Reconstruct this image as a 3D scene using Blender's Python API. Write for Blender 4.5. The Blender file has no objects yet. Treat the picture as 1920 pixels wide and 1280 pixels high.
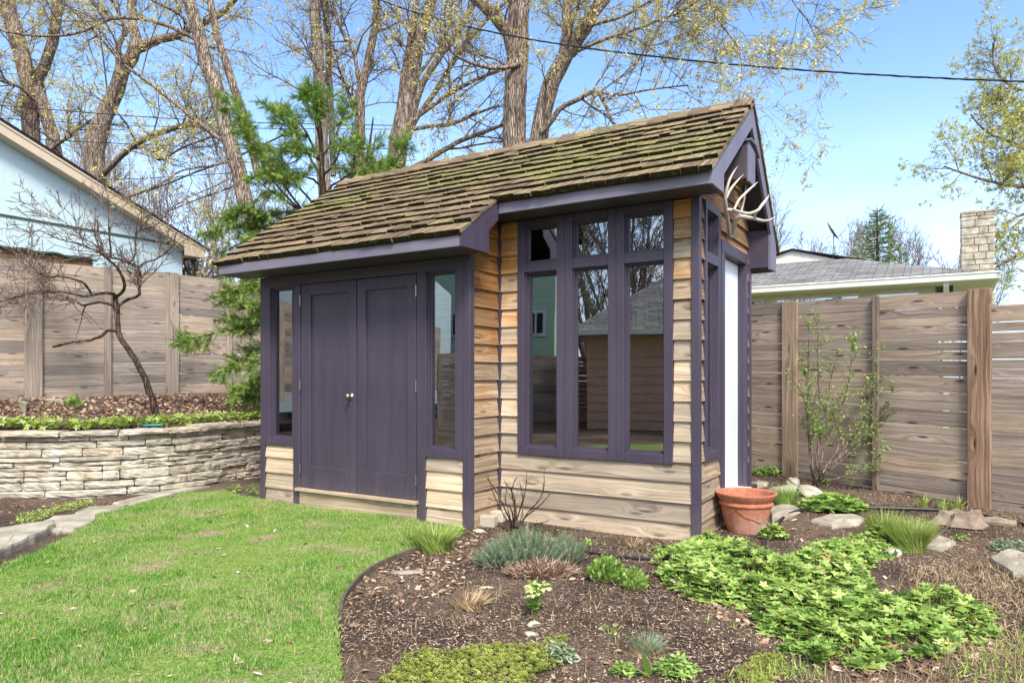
import bpy, math, random
import numpy as np
from mathutils import Vector
rng=np.random.default_rng(7); random.seed(7)
SC=bpy.context.scene; COL=SC.collection
F=1324.; HX=960.; HY=708.; CZ=1.27
ang=math.atan(815/1324.)
U=np.array([math.cos(ang),-math.sin(ang)]); V=np.array([math.sin(ang),math.cos(ang)])
O=np.array([-2.6217,7.3541])
# ------------------------------------------------------------------ projection helpers (photo measurements -> metres)
def W(px,py,Y): return ((px-HX)/F*Y, Y, CZ-(py-HY)/F*Y)
def sstep(x,a,b):
    t=np.clip((np.asarray(x,float)-a)/(b-a),0,1); return t*t*(3-2*t)
WALLP=np.array([(-14,6.3),(-10.5,6.9),(-8,7.2),(-5.34,7.37),(-4.6,7.50),(-4.15,7.68),(-3.82,7.95),(-3.60,8.32),(-3.41,8.8),(-3.1,9.6),(-2.6,10.7),(-2.1,12.2),(-.5,16)],float)
def poly_dist(x,y,P):
    x=np.asarray(x,float); y=np.asarray(y,float); best=np.full(x.shape,1e9); side=np.zeros(x.shape)
    for a,b in zip(P[:-1],P[1:]):
        d=b-a; L=d@d; t=np.clip(((x-a[0])*d[0]+(y-a[1])*d[1])/L,0,1)
        qx=x-(a[0]+t*d[0]); qy=y-(a[1]+t*d[1]); dd=np.hypot(qx,qy); m=dd<best
        best=np.where(m,dd,best); side=np.where(m,np.sign(d[0]*qy-d[1]*qx),side)
    return best*side           # positive on the left (uphill) side
def gz(x,y):
    x=np.asarray(x,float); y=np.asarray(y,float)
    n=.012*np.sin(x*2.1+1)*np.cos(y*1.7)+.008*np.sin(x*5.3+y*3.1)
    r=np.clip((y-5.2)*.05,0,.17)*sstep(x,1.9,3.0)
    near=poly_dist(x,y,WALLP)
    up=(.695+.295*sstep(near,.25,2.1))*(near>.17)
    mound=.05*np.exp(-(((x-1.6)/1.2)**2+((y-4.4)/.7)**2))
    far=sstep(np.hypot(x,y-6),14,30)
    return np.where(near>.17,up+n*.6,(n+r+mound)*(1-far))
def G(px,py,dz=0.):
    z=0.
    for _ in range(30):
        Y=(CZ-z-dz)*F/max(py-HY,8.); x=(px-HX)/F*Y; z=.5*z+.5*float(gz(x,Y))
    return x,Y,z
def inpoly(x,y,P):
    c=np.zeros(x.shape,bool); n=len(P)
    for i in range(n):
        x1,y1=P[i]; x2,y2=P[(i+1)%n]
        m=((y1>y)!=(y2>y)); xi=(x2-x1)*(y-y1)/((y2-y1) if y2!=y1 else 1e-9)+x1
        c^=m&(x<xi)
    return c
# ------------------------------------------------------------------ mesh collector
class MB:
    def __init__(s): s.v=[];s.f={3:[],4:[]};s.n=0
    def add(s,v,f,rnd=None,uv=None,mi=0):
        v=np.asarray(v,float).reshape(-1,3); f=np.asarray(f,int)
        if f.ndim==1: f=f.reshape(1,-1)
        k=f.shape[1]
        if rnd is None: rnd=np.full(len(f),random.random())
        rnd=np.broadcast_to(np.asarray(rnd,float),(len(f),))
        if uv is None: uv=v[f][:,:,:2]
        s.v.append(v); s.f[k].append((f+s.n,rnd,np.asarray(uv,float).reshape(len(f),k,2),np.full(len(f),mi))); s.n+=len(v)
    def addmix(s,v,fs,rnd=None,mi=0):
        if rnd is None: rnd=random.random()
        v=np.asarray(v,float); b=s.n; s.v.append(v); s.n+=len(v)
        for f in fs:
            f=list(f)
            parts=[f] if len(f) in(3,4) else [[f[0],f[i],f[i+1]] for i in range(1,len(f)-1)]
            for p in parts:
                a=np.array([p]); s.f[len(p)].append((a+b,np.array([rnd]),v[a][:,:,:2],np.array([mi])))
    def box(s,o,a,b,c,rnd=None,mi=0):
        """hexahedron from corner o with edges a,b,c; grain runs along the longest edge"""
        o,a,b,c=[np.asarray(q,float) for q in(o,a,b,c)]
        s.hexa([o,o+a,o+a+b,o+b,o+c,o+a+c,o+a+b+c,o+b+c],rnd,mi)
    def hexa(s,v,rnd=None,mi=0,g=None):
        v=np.asarray(v,float)
        e=[np.linalg.norm(v[1]-v[0]),np.linalg.norm(v[3]-v[0]),np.linalg.norm(v[4]-v[0])]
        ax=[v[1]-v[0],v[3]-v[0],v[4]-v[0]]; g=int(np.argmax(e)) if g is None else g; gd=ax[g]/max(e[g],1e-9)
        if np.dot(np.cross(ax[0],ax[1]),ax[2])<0: fs=[(0,1,2,3),(4,7,6,5),(0,4,5,1),(2,6,7,3),(0,3,7,4),(1,5,6,2)]
        else: fs=[(3,2,1,0),(5,6,7,4),(1,5,4,0),(3,7,6,2),(4,7,3,0),(2,6,5,1)]
        fs=np.array(fs); r=random.random() if rnd is None else rnd
        off=np.array([random.random()*20,random.random()*20]); uv=np.zeros((6,4,2))
        for i,f in enumerate(fs):
            q=v[f]; nrm=np.cross(q[1]-q[0],q[2]-q[0]); nrm/=max(np.linalg.norm(nrm),1e-9)
            w=np.cross(nrm,gd); l=np.linalg.norm(w)
            if l<.3: uv[i]=np.stack([(q@(ax[(g+1)%3]/max(e[(g+1)%3],1e-9)))*.3,q@(ax[(g+2)%3]/max(e[(g+2)%3],1e-9))],1)+off
            else: uv[i]=np.stack([q@gd,q@(w/l)],1)+off
        s.add(v,fs,np.full(6,r),uv,mi)
    def inst(s,tv,tf,P,R,S,rnd=None,mi=0):
        tv=np.asarray(tv,float); P=np.asarray(P,float); K=len(P)
        if K==0: return
        S=np.broadcast_to(np.asarray(S,float).reshape(-1,1,1) if np.ndim(S)<2 else np.asarray(S,float)[:,None,:],(K,1,3) if np.ndim(S)>=2 else (K,1,1))
        v=np.einsum('kij,knj->kni',R,tv[None]*S)+P[:,None,:]
        if rnd is None: rnd=rng.random(K)
        n=len(tv); v=v.reshape(-1,3); b=s.n; s.v.append(v); s.n+=len(v)
        for f in tf if isinstance(tf,list) else [tf]:
            f=np.asarray(f,int); ff=(f[None]+(np.arange(K)*n)[:,None,None]).reshape(-1,f.shape[1])
            uv=np.broadcast_to(tv[f][None,:,:,:2],(K,)+f.shape+(2,)).reshape(-1,f.shape[1],2)
            s.f[f.shape[1]].append((ff+b,np.repeat(rnd,len(f)),uv,np.full(len(ff),mi)))
    def tubes(s,P,R,sides=5,cap=False,rnd=None,mi=0):
        P=np.asarray(P,float); R=np.asarray(R,float); B,n,_=P.shape
        if B==0: return
        T=np.gradient(P,axis=1); T/=np.maximum(np.linalg.norm(T,axis=2,keepdims=True),1e-9)
        mz=np.abs(T.mean(1)[:,2]); ref=np.where((mz>.75)[:,None],np.array([1.,0.2,0.]),np.array([0.05,0.,1.]))[:,None,:]
        sd=np.cross(T,ref); sd/=np.maximum(np.linalg.norm(sd,axis=2,keepdims=True),1e-9); up=np.cross(sd,T)
        a=np.arange(sides)/sides*2*np.pi
        v=P[:,:,None,:]+R[:,:,None,None]*(np.cos(a)[None,None,:,None]*sd[:,:,None,:]+np.sin(a)[None,None,:,None]*up[:,:,None,:])
        i=np.arange(n-1)[:,None]*sides; j=np.arange(sides)[None]; j2=(j+1)%sides
        q=np.stack([i+j,i+j2,i+sides+j2,i+sides+j],-1).reshape(-1,4)
        f=(q[None]+(np.arange(B)*n*sides)[:,None,None]).reshape(-1,4)
        if rnd is None: rnd=rng.random(B)
        seg=np.linalg.norm(np.diff(P,axis=1),axis=2); al=np.concatenate([np.zeros((B,1)),np.cumsum(seg,1)],1)
        rr=R.mean(1)
        uu=np.zeros((B,n-1,sides,4,2)); 
        uu[...,0,0]=uu[...,1,0]=al[:,:-1,None]; uu[...,2,0]=uu[...,3,0]=al[:,1:,None]
        aj=(np.arange(sides)/sides)[None,None,:]*(2*np.pi*rr)[:,None,None]; aj2=((np.arange(sides)+1)/sides)[None,None,:]*(2*np.pi*rr)[:,None,None]
        uu[...,0,1]=uu[...,3,1]=aj; uu[...,1,1]=uu[...,2,1]=aj2
        s.add(v.reshape(-1,3),f,np.repeat(rnd,(n-1)*sides),uu.reshape(-1,4,2),mi)
        if cap:
            b=s.n-B*n*sides
            for k in range(B):
                for ring,rev in((0,True),(n-1,False)):
                    c=P[k,ring]; vs=v[k,ring]; vv=np.vstack([vs,c]); ff=np.array([(q,(q+1)%sides,sides) for q in range(sides)])
                    s.add(vv,ff[:,::-1] if rev else ff,np.full(sides,rnd[k]),None,mi)
    def build(s,name,mats,parent=None,smooth=False,bevel=0):
        me=bpy.data.meshes.new(name); v=np.concatenate(s.v); me.vertices.add(len(v)); me.vertices.foreach_set('co',v.astype(np.float32).ravel())
        L=[];st=[];tot=[];rn=[];uv=[];mi=[];c=0
        for k in(3,4):
            if not s.f[k]: continue
            f=np.concatenate([q[0] for q in s.f[k]]); L.append(f.ravel()); st.append(c+np.arange(len(f))*k); c+=len(f)*k
            rn.append(np.concatenate([q[1] for q in s.f[k]])); uv.append(np.concatenate([q[2] for q in s.f[k]]).reshape(-1,2)); mi.append(np.concatenate([q[3] for q in s.f[k]]))
        L=np.concatenate(L); st=np.concatenate(st); mi=np.concatenate(mi)
        me.loops.add(len(L)); me.loops.foreach_set('vertex_index',L.astype(np.int32)); me.polygons.add(len(st)); me.polygons.foreach_set('loop_start',st.astype(np.int32))
        me.polygons.foreach_set('material_index',mi.astype(np.int32))
        me.polygons.foreach_set('use_smooth',np.full(len(st),smooth))
        ul=me.uv_layers.new(name='UVMap'); ul.data.foreach_set('uv',np.concatenate(uv).astype(np.float32).ravel())
        at=me.attributes.new('rnd','FLOAT','FACE'); at.data.foreach_set('value',np.concatenate(rn).astype(np.float32))
        me.update(calc_edges=True); me.validate()
        for m in(mats if isinstance(mats,(list,tuple)) else[mats]): me.materials.append(m)
        o=bpy.data.objects.new(name,me); COL.objects.link(o)
        if parent is not None: o.parent=parent
        if bevel:
            b=o.modifiers.new('bevel','BEVEL'); b.width=bevel; b.segments=1; b.limit_method='ANGLE'
        return o
def tag(o,label=None,cat=None,group=None,kind=None):
    if label: o['label']=label
    if cat: o['category']=cat
    if group: o['group']=group
    if kind: o['kind']=kind
    return o
def empty(name,label,cat,loc=(0,0,0),rz=0,group=None):
    o=bpy.data.objects.new(name,None); COL.objects.link(o); o.location=loc; o.rotation_euler=(0,0,rz); o.empty_display_size=.2
    return tag(o,label,cat,group)
def rots(K,yaw=None,tilt=0.,roll=None):
    yaw=rng.random(K)*2*np.pi if yaw is None else yaw
    tl=np.abs(rng.normal(0,1,K))*tilt if np.isscalar(tilt) else tilt
    az=rng.random(K)*2*np.pi if roll is None else roll
    c,s_=np.cos(yaw),np.sin(yaw); z=np.zeros(K); o=np.ones(K)
    Rz=np.stack([np.stack([c,-s_,z],-1),np.stack([s_,c,z],-1),np.stack([z,z,o],-1)],1)
    ct,stt=np.cos(tl),np.sin(tl); ax,ay=np.cos(az),np.sin(az); 
    Rt=np.stack([np.stack([ct+ax*ax*(1-ct),ax*ay*(1-ct),ay*stt],-1),np.stack([ax*ay*(1-ct),ct+ay*ay*(1-ct),-ax*stt],-1),np.stack([-ay*stt,ax*stt,ct],-1)],1)
    return np.einsum('kij,kjl->kil',Rt,Rz)
def align(D,roll=None):
    """rotation taking +x to direction D, z roughly up"""
    D=D/np.maximum(np.linalg.norm(D,axis=1,keepdims=True),1e-9); up=np.array([0.03,.02,1.])
    y=np.cross(up,D); y/=np.maximum(np.linalg.norm(y,axis=1,keepdims=True),1e-9); z=np.cross(D,y)
    if roll is not None:
        c,s_=np.cos(roll)[:,None],np.sin(roll)[:,None]; y,z=y*c+z*s_,z*c-y*s_
    return np.stack([D,y,z],-1)
# ------------------------------------------------------------------ materials
class NT:
    def __init__(s,name):
        s.m=bpy.data.materials.new(name); s.m.use_nodes=True; s.t=s.m.node_tree; s.t.nodes.clear()
        s.out=s.n('ShaderNodeOutputMaterial')
    def n(s,ty,**k):
        x=s.t.nodes.new(ty)
        for a,b in k.items():
            if a[0]=='_': x.inputs[a[1:].replace('_',' ')].default_value=b
            else: setattr(x,a,b)
        return x
    def l(s,a,b): s.t.links.new(a,b)
    def val(s,x,inp):
        if hasattr(x,'is_linked') or hasattr(x,'links'): s.l(x,inp)
        else: inp.default_value=x
    def math(s,op,a,b=0.,c=0.,clamp=False):
        x=s.n('ShaderNodeMath',operation=op,use_clamp=clamp); s.val(a,x.inputs[0]); s.val(b,x.inputs[1]); 
        if op in('MULTIPLY_ADD',): s.val(c,x.inputs[2])
        return x.outputs[0]
    def mix(s,f,a,b,blend='MIX'):
        x=s.n('ShaderNodeMix',data_type='RGBA',blend_type=blend); s.val(f,x.inputs[0]); s.col(a,x.inputs[6]); s.col(b,x.inputs[7]); return x.outputs[2]
    def col(s,x,inp):
        if isinstance(x,(tuple,list)): inp.default_value=tuple(x)+((1.,) if len(x)==3 else ())
        else: s.l(x,inp)
    def ramp(s,f,stops,interp='LINEAR'):
        x=s.n('ShaderNodeValToRGB'); r=x.color_ramp; r.interpolation=interp
        while len(r.elements)<len(stops): r.elements.new(.5)
        for e,(p,c) in zip(r.elements,stops): e.position=p; e.color=(tuple(c)+(1.,)) if not np.isscalar(c) else (c,c,c,1)
        s.val(f,x.inputs[0]); return x.outputs[0]
    def smooth(s,x,a,b):
        y=s.n('ShaderNodeMapRange',interpolation_type='SMOOTHSTEP'); s.val(x,y.inputs[0]); y.inputs[1].default_value=a; y.inputs[2].default_value=b; return y.outputs[0]
    def coord(s,kind='Object',scale=(1,1,1),rot=(0,0,0),loc=(0,0,0)):
        tc=s.n('ShaderNodeTexCoord'); mp=s.n('ShaderNodeMapping'); mp.inputs['Scale'].default_value=scale; mp.inputs['Rotation'].default_value=rot; mp.inputs['Location'].default_value=loc
        s.l(tc.outputs[kind],mp.inputs[0]); return mp.outputs[0]
    def noise(s,v,scale=5.,detail=4.,rough=.55,dist=0.):
        x=s.n('ShaderNodeTexNoise'); s.l(v,x.inputs['Vector']); x.inputs['Scale'].default_value=scale; x.inputs['Detail'].default_value=detail; x.inputs['Roughness'].default_value=rough; x.inputs['Distortion'].default_value=dist; return x.outputs[0]
    def voro(s,v,scale=5.,feat='F1',rnd=1.,dim='3D'):
        x=s.n('ShaderNodeTexVoronoi',feature=feat,voronoi_dimensions=dim); s.l(v,x.inputs['Vector']); x.inputs['Scale'].default_value=scale; x.inputs['Randomness'].default_value=rnd; return x.outputs[0]
    def rnd(s):
        x=s.n('ShaderNodeAttribute',attribute_name='rnd'); return x.outputs['Fac']
    def bsdf(s,c,rough=.7,spec=.3,bump=None,bs=.3,bd=.01,transl=0.,metal=0.):
        b=s.n('ShaderNodeBsdfPrincipled'); s.col(c,b.inputs['Base Color']); s.val(rough,b.inputs['Roughness']); b.inputs['Specular IOR Level'].default_value=spec; b.inputs['Metallic'].default_value=metal
        if bump is not None:
            u=s.n('ShaderNodeBump'); u.inputs['Strength'].default_value=bs; u.inputs['Distance'].default_value=bd; s.l(bump,u.inputs['Height']); s.l(u.outputs[0],b.inputs['Normal'])
        sh=b.outputs[0]
        if transl:
            t=s.n('ShaderNodeBsdfTranslucent'); s.col(c,t.inputs[0]); mx=s.n('ShaderNodeMixShader'); mx.inputs[0].default_value=transl; s.l(sh,mx.inputs[1]); s.l(t.outputs[0],mx.inputs[2]); sh=mx.outputs[0]
        s.l(sh,s.out.inputs[0]); return s.m
def hexc(h,g=1.0):
    r=[int(h[i:i+2],16)/255 for i in(0,2,4)]; return tuple(((c/12.92 if c<=.04045 else ((c+.055)/1.055)**2.4))*g for c in r)
def m_wood(name,dark,mid,light,grey=None,golden=None,gz0=1.,gz1=2.3,knot=.6,grain=38.,rough=.8,bs=.8):
    n=NT(name); uv=n.coord('UV'); mp=n.n('ShaderNodeMapping'); mp.inputs['Scale'].default_value=(.9,grain,1); n.l(uv,mp.inputs[0])
    r=n.rnd()
    # distort grain round knots
    kn=n.n('ShaderNodeMapping'); kn.inputs['Scale'].default_value=(1.35,6.0,1); n.l(uv,kn.inputs[0]); kv=n.voro(kn.outputs[0],1.,'F1',1.,'2D')
    warp=n.noise(uv,2.2,2.,.5); add=n.n('ShaderNodeVectorMath',operation='ADD'); n.l(mp.outputs[0],add.inputs[0])
    cx=n.n('ShaderNodeCombineXYZ'); w1=n.math('MULTIPLY',warp,1.7); kk=n.math('MULTIPLY',n.smooth(kv,.4,.0),2.4); n.l(n.math('ADD',w1,kk),cx.inputs[1]); n.l(cx.outputs[0],add.inputs[1])
    g=n.noise(add.outputs[0],1.,5.,.62,.3); mp2=n.n('ShaderNodeMapping'); mp2.inputs['Scale'].default_value=(1.6,grain*3.4,1); n.l(uv,mp2.inputs[0]); ad2=n.n('ShaderNodeVectorMath',operation='ADD'); n.l(mp2.outputs[0],ad2.inputs[0]); cy=n.n('ShaderNodeCombineXYZ'); n.l(n.math('MULTIPLY',w1,3.),cy.inputs[1]); n.l(cy.outputs[0],ad2.inputs[1]); g2=n.noise(ad2.outputs[0],1.,3.,.6)
    gg=n.math('ADD',n.math('MULTIPLY',g,.6),n.math('MULTIPLY',g2,.4))
    c=n.ramp(gg,[(.34,dark),(.5,mid),(.64,light)])
    if golden:
        ob=n.coord('Object'); sx=n.n('ShaderNodeSeparateXYZ'); n.l(ob,sx.inputs[0]); bn=n.noise(ob,3.,3.)
        zz=n.math('ADD',sx.outputs[2],n.math('ADD',n.math('MULTIPLY_ADD',bn,1.5,-.75),n.math('MULTIPLY_ADD',r,.5,-.25)))
        gc=n.ramp(gg,[(.3,golden[0]),(.5,golden[1]),(.7,golden[2])]); c=n.mix(n.smooth(zz,gz0,gz1),c,gc)
    if knot:
        km=n.smooth(kv,.10,.035); c=n.mix(n.math('MULTIPLY',km,knot),c,tuple(x*.35 for x in dark))
    bl=n.noise(n.coord('Object'),1.3,4.,.6); c=n.mix(1.,c,n.ramp(bl,[(.3,.74),(.7,1.12)]),'MULTIPLY')
    c=n.mix(1.,c,n.ramp(r,[(0,(.64,.65,.68)),(.3,(.9,.88,.87)),(.7,(1.04,1.02,1.0)),(1,(1.24,1.15,1.06))]),'MULTIPLY')
    return n.bsdf(c,rough,.2,gg,bs,.004)
M={}
def mats():
    h=hexc
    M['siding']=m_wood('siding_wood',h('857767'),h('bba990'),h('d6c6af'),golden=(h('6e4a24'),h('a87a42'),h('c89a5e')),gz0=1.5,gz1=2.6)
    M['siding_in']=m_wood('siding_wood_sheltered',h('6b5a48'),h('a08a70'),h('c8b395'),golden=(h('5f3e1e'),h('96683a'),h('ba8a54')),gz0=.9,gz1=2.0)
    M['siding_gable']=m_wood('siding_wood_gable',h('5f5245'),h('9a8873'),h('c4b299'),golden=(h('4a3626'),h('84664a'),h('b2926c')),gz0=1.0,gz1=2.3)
    M['fenceL']=m_wood('fence_wood_tan',h('7a6f65'),h('a39587'),h('c0b3a6'),knot=.7)
    M['fenceR']=m_wood('fence_wood_brown',h('6c5f56'),h('968778'),h('b4a698'),knot=.9); M['postG']=m_wood('post_wood_grey',h('6a5a4c'),h('93826f'),h('ae9e8c'),knot=.6)
    M['postR']=m_wood('post_wood',h('5e4838'),h('8e735e'),h('b89e86'),knot=.9)
    M['inner']=m_wood('inner_wood',h('6b4a30'),h('a07650'),h('bf9670'),knot=.6)
    M['riser']=m_wood('riser_wood',h('8a7860'),h('b8a58a'),h('cfbfa6'),knot=.3)
    # purple paint
    n=NT('purple_paint'); v=n.coord('Object'); a=n.noise(v,1.4,3.); b=n.noise(n.coord('UV',(2,40,1)),2.,4.,.7); sp=n.voro(v,9.)
    c=n.ramp(a,[(.3,(.047,.036,.058)),(.7,(.061,.048,.073))]); c=n.mix(n.math('MULTIPLY',n.smooth(sp,.035,.02),.35),c,(.2,.19,.22)); sx=n.n('ShaderNodeSeparateXYZ'); n.l(v,sx.inputs[0]); dn=n.noise(v,16.,5.,.7); lowz=n.math('MULTIPLY_ADD',dn,.5,sx.outputs[2]); c=n.mix(n.math('MULTIPLY',n.smooth(lowz,.62,.25),.3),c,(.16,.13,.11)); st=n.noise(n.coord('Object',(14,14,.9)),1.,4.,.6); c=n.mix(1.,c,n.ramp(st,[(.3,.86),(.7,1.14)]),'MULTIPLY'); M['paint']=n.bsdf(c,n.ramp(b,[(.3,.42),(.7,.6)]),.45,b,.12,.002)
    n=NT('purple_paint_lit_worn'); v=n.coord('Object'); a=n.noise(v,1.4,3.); b=n.noise(n.coord('UV',(2,30,1)),3.,5.,.7)
    c=n.ramp(a,[(.3,(.135,.122,.165)),(.7,(.18,.165,.213))]); c=n.mix(n.math('MULTIPLY',n.smooth(b,.6,.7),.45),c,(.28,.27,.29)); M['fascia']=n.bsdf(c,.55,.4,b,.15,.002)  # lighter purple: daylight on fascias and rakes put into the colour, plus worn streaks
    n=NT('white_paint'); a=n.noise(n.coord('Object'),3.,3.); M['white']=n.bsdf(n.ramp(a,[(.3,(.66,.69,.70)),(.7,(.74,.76,.77))]),.45,.4)
    # shingles
    n=NT('mossy_shakes'); v=n.coord('Object'); r=n.rnd(); g=n.noise(n.coord('UV',(2.,38,1)),1.,5.,.65)
    c=n.ramp(g,[(.28,h('3a3128')),(.5,h('7a6a55')),(.72,h('a39177'))]); c=n.mix(1.,c,n.ramp(r,[(0,(.68,.66,.66)),(.5,(1,.98,.94)),(1,(1.16,1.1,1.0))]),'MULTIPLY')
    a=n.noise(v,1.1,3.,.6); a2=n.noise(v,22.,5.,.7); sx=n.n('ShaderNodeSeparateXYZ'); n.l(v,sx.inputs[0])
    band=n.math('SUBTRACT',1.,n.math('ABSOLUTE',n.math('MULTIPLY',n.math('SUBTRACT',sx.outputs[1],.72),1.25)),clamp=True)
    mo=n.math('ADD',n.math('MULTIPLY',a,.9),n.math('ADD',n.math('MULTIPLY',a2,.62),n.math('MULTIPLY',band,.26))); mo=n.math('ADD',mo,n.math('MULTIPLY',r,.12))
    mm=n.smooth(mo,.93,1.15); mc=n.ramp(a2,[(.35,h('4c4a26')),(.55,h('85824a')),(.7,h('a9a56c'))]); c=n.mix(n.math('MULTIPLY',mm,.66),c,mc)
    li=n.smooth(n.voro(v,30.),.16,.08); c=n.mix(n.math('MULTIPLY',li,n.math('MULTIPLY',n.smooth(a,.45,.6),.55)),c,h('b0aa84'))
    M['shake']=n.bsdf(c,.92,.1,n.math('ADD',g,n.math('MULTIPLY',a2,.8)),.7,.008)
    n=NT('shake_butt_dark'); a=n.noise(n.coord('Object'),30.,4.); M['shake_butt']=n.bsdf(n.ramp(a,[(.35,h('1c1a12')),(.6,h('34321f')),(.75,h('55553a'))]),.95,.1)  # darker olive tone for the butt faces of the shakes
    # glass
    n=NT('window_glass'); tr=n.n('ShaderNodeBsdfTransparent'); tr.inputs[0].default_value=(.82,.84,.82,1); gl=n.n('ShaderNodeBsdfGlossy'); gl.inputs['Roughness'].default_value=.0; gl.inputs[0].default_value=(.93,.93,.93,1)
    fr=n.n('ShaderNodeFresnel'); fr.inputs[0].default_value=1.5; f=n.math('MULTIPLY_ADD',fr.outputs[0],1.3,.22,clamp=True)
    ni=n.noise(n.coord('Object'),1.5,1.); bp=n.n('ShaderNodeBump'); bp.inputs['Strength'].default_value=.1; bp.inputs['Distance'].default_value=.01; n.l(ni,bp.inputs['Height']); n.l(bp.outputs[0],gl.inputs['Normal'])
    mx=n.n('ShaderNodeMixShader'); n.l(f,mx.inputs[0]); n.l(tr.outputs[0],mx.inputs[1]); n.l(gl.outputs[0],mx.inputs[2]); n.l(mx.outputs[0],n.out.inputs[0]); M['glass']=n.m
    # stone
    n=NT('limestone'); v=n.coord('Object'); r=n.rnd(); a=n.noise(v,7.,6.,.65); b=n.noise(v,42.,4.,.7); 
    c=n.ramp(a,[(.28,h('847d71')),(.5,h('aea696')),(.7,h('cdc6ba'))]); c=n.mix(1.,c,n.ramp(r,[(0,(.80,.77,.74)),(.45,(1,.99,.96)),(.8,(1.08,1.07,1.06)),(1,(1.08,1.0,.88))]),'MULTIPLY')
    c=n.mix(n.math('MULTIPLY',n.smooth(b,.58,.72),.4),c,h('5c5444')); M['stone']=n.bsdf(c,.9,.15,n.math('ADD',n.math('MULTIPLY',a,.8),n.math('MULTIPLY',b,.3)),.8,.02)
    n=NT('flagstone'); v=n.coord('Object'); a=n.noise(v,4.,6.,.65); b=n.noise(v,35.,4.,.7); c=n.ramp(a,[(.3,h('756d60')),(.5,h('9a9180')),(.7,h('b9af9d'))]); c=n.mix(1.,c,n.ramp(n.rnd(),[(0,.85),(1,1.15)]),'MULTIPLY'); M['flag']=n.bsdf(c,.9,.15,n.math('ADD',a,b),.5,.012)
    # soil
    n=NT('garden_soil'); v=n.coord('Object'); a=n.noise(v,.9,4.); b=n.noise(v,26.,6.,.7); d=n.noise(v,90.,3.,.7); ch=n.voro(v,55.)
    c=n.ramp(b,[(.3,h('312924')),(.5,h('55483f')),(.7,h('807064'))]); c=n.mix(n.math('MULTIPLY',n.smooth(a,.42,.6),.5),c,n.ramp(d,[(.35,h('5c4a3d')),(.65,h('ad9880'))]))
    M['soil']=n.bsdf(c,.95,.08,n.math('ADD',b,n.math('MULTIPLY',d,.6)),1.,.03)
    n=NT('lawn_thatch'); v=n.coord('Object'); a=n.noise(v,2.2,4.,.6); b=n.noise(v,45.,4.,.7)
    c=n.ramp(b,[(.3,h('52602c')),(.5,h('74903e')),(.7,h('a5a468'))]); c=n.mix(n.smooth(a,.52,.66),c,n.ramp(b,[(.35,h('7c6c50')),(.65,h('b5a482'))])); M['lawn']=n.bsdf(c,.95,.08,b,1.,.02)
    def leafm(key,stops,tr=.3,rough=.6,spec=.3):
        n=NT(key); c=n.ramp(n.rnd(),stops); nz=n.noise(n.coord('Object'),14.,2.); c=n.mix(1.,c,n.ramp(nz,[(.3,.82),(.7,1.12)]),'MULTIPLY'); M[key]=n.bsdf(c,rough,spec,transl=tr)
    n=NT('grass'); v=n.coord('Object'); a=n.noise(v,1.7,3.,.6); r=n.rnd(); a3=n.noise(v,13.,3.,.6); x=n.math('ADD',n.math('ADD',n.math('MULTIPLY',a,.9),n.math('MULTIPLY',a3,.6)),n.math('MULTIPLY_ADD',r,.7,-.62))
    c=n.ramp(x,[(.12,h('3f741e')),(.36,h('639a30')),(.54,h('8cb650')),(.66,h('b6c07a')),(.78,h('c8b692'))]); M['grass']=n.bsdf(c,.6,.25,transl=.35)
    leafm('geranium',[(0,h('4e6c2a')),(.35,h('89a74a')),(.75,h('b2ca6c')),(.95,h('cdd488')),(1,h('b08a50'))])
    leafm('hemlock',[(0,h('50682e')),(.5,h('809e48')),(.85,h('acc062')),(1,h('cccf7a'))],.2)
    leafm('bud',[(0,h('cdbd5c')),(.5,h('e0d47c')),(.8,h('ece4a0')),(1,h('d0bc78'))],.35)
    leafm('budgreen',[(0,h('b0b454')),(.5,h('c8cc70')),(.85,h('dcd88a')),(1,h('c08a58'))],.35)
    leafm('fresh',[(0,h('66883a')),(.5,h('8dac50')),(1,h('b4cc76'))])
    leafm('juniper',[(0,h('5c7052')),(.5,h('7f9472')),(.85,h('a2b092')),(1,h('a89a70'))],.15)
    leafm('sedum',[(0,h('788430')),(.5,h('9aa446')),(1,h('b8bc66'))],.25)
    leafm('litter',[(0,h('654c3c')),(.3,h('8b6e58')),(.6,h('ab8d77')),(.85,h('c6ab95')),(1,h('dac8b6'))],.1,.8,.1)
    leafm('chips',[(0,h('3a2c24')),(.35,h('6b5546')),(.65,h('9a8068')),(.88,h('c0a68c')),(1,h('dcc8ae'))],0,.9,.1)
    leafm('straw',[(0,h('8a6c4a')),(.5,h('b59a74')),(1,h('d6c4a0'))],.1,.8,.1)
    leafm('yshoot',[(0,h('7a923a')),(.5,h('9cb050')),(1,h('bcc67c'))])
    leafm('petal',[(0,h('b8c474')),(1,h('d4d8a0'))])
    leafm('spruce',[(0,h('4c6438')),(.6,h('74904c')),(1,h('a4b064'))],.1)
    # bark
    def bark(key,a_,b_,c_,sc=9.,str_=1.):
        n=NT(key); v=n.coord('Object',(1,1,.12)); w=n.noise(v,sc,4.,.6,.15); vo=n.voro(v,sc*1.6,'DISTANCE_TO_EDGE'); big=n.noise(n.coord('Object'),1.2,3.)
        hh=n.math('ADD',w,n.math('MULTIPLY',n.smooth(vo,.0,.25),.35)); c=n.ramp(hh,[(.5,a_),(.75,b_),(1.0,c_)]); c=n.mix(1.,c,n.ramp(big,[(.3,.8),(.7,1.15)]),'MULTIPLY'); M[key]=n.bsdf(c,.9,.1,hh,str_,.03)
    bark('bark',h('54483f'),h('988677'),h('c0b09f'),24.); bark('barkgrey',h('6a6058'),h('9c9082'),h('bdb2a4'),24.); bark('barkdark',h('2c241f'),h('53463c'),h('75665a'))
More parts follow.
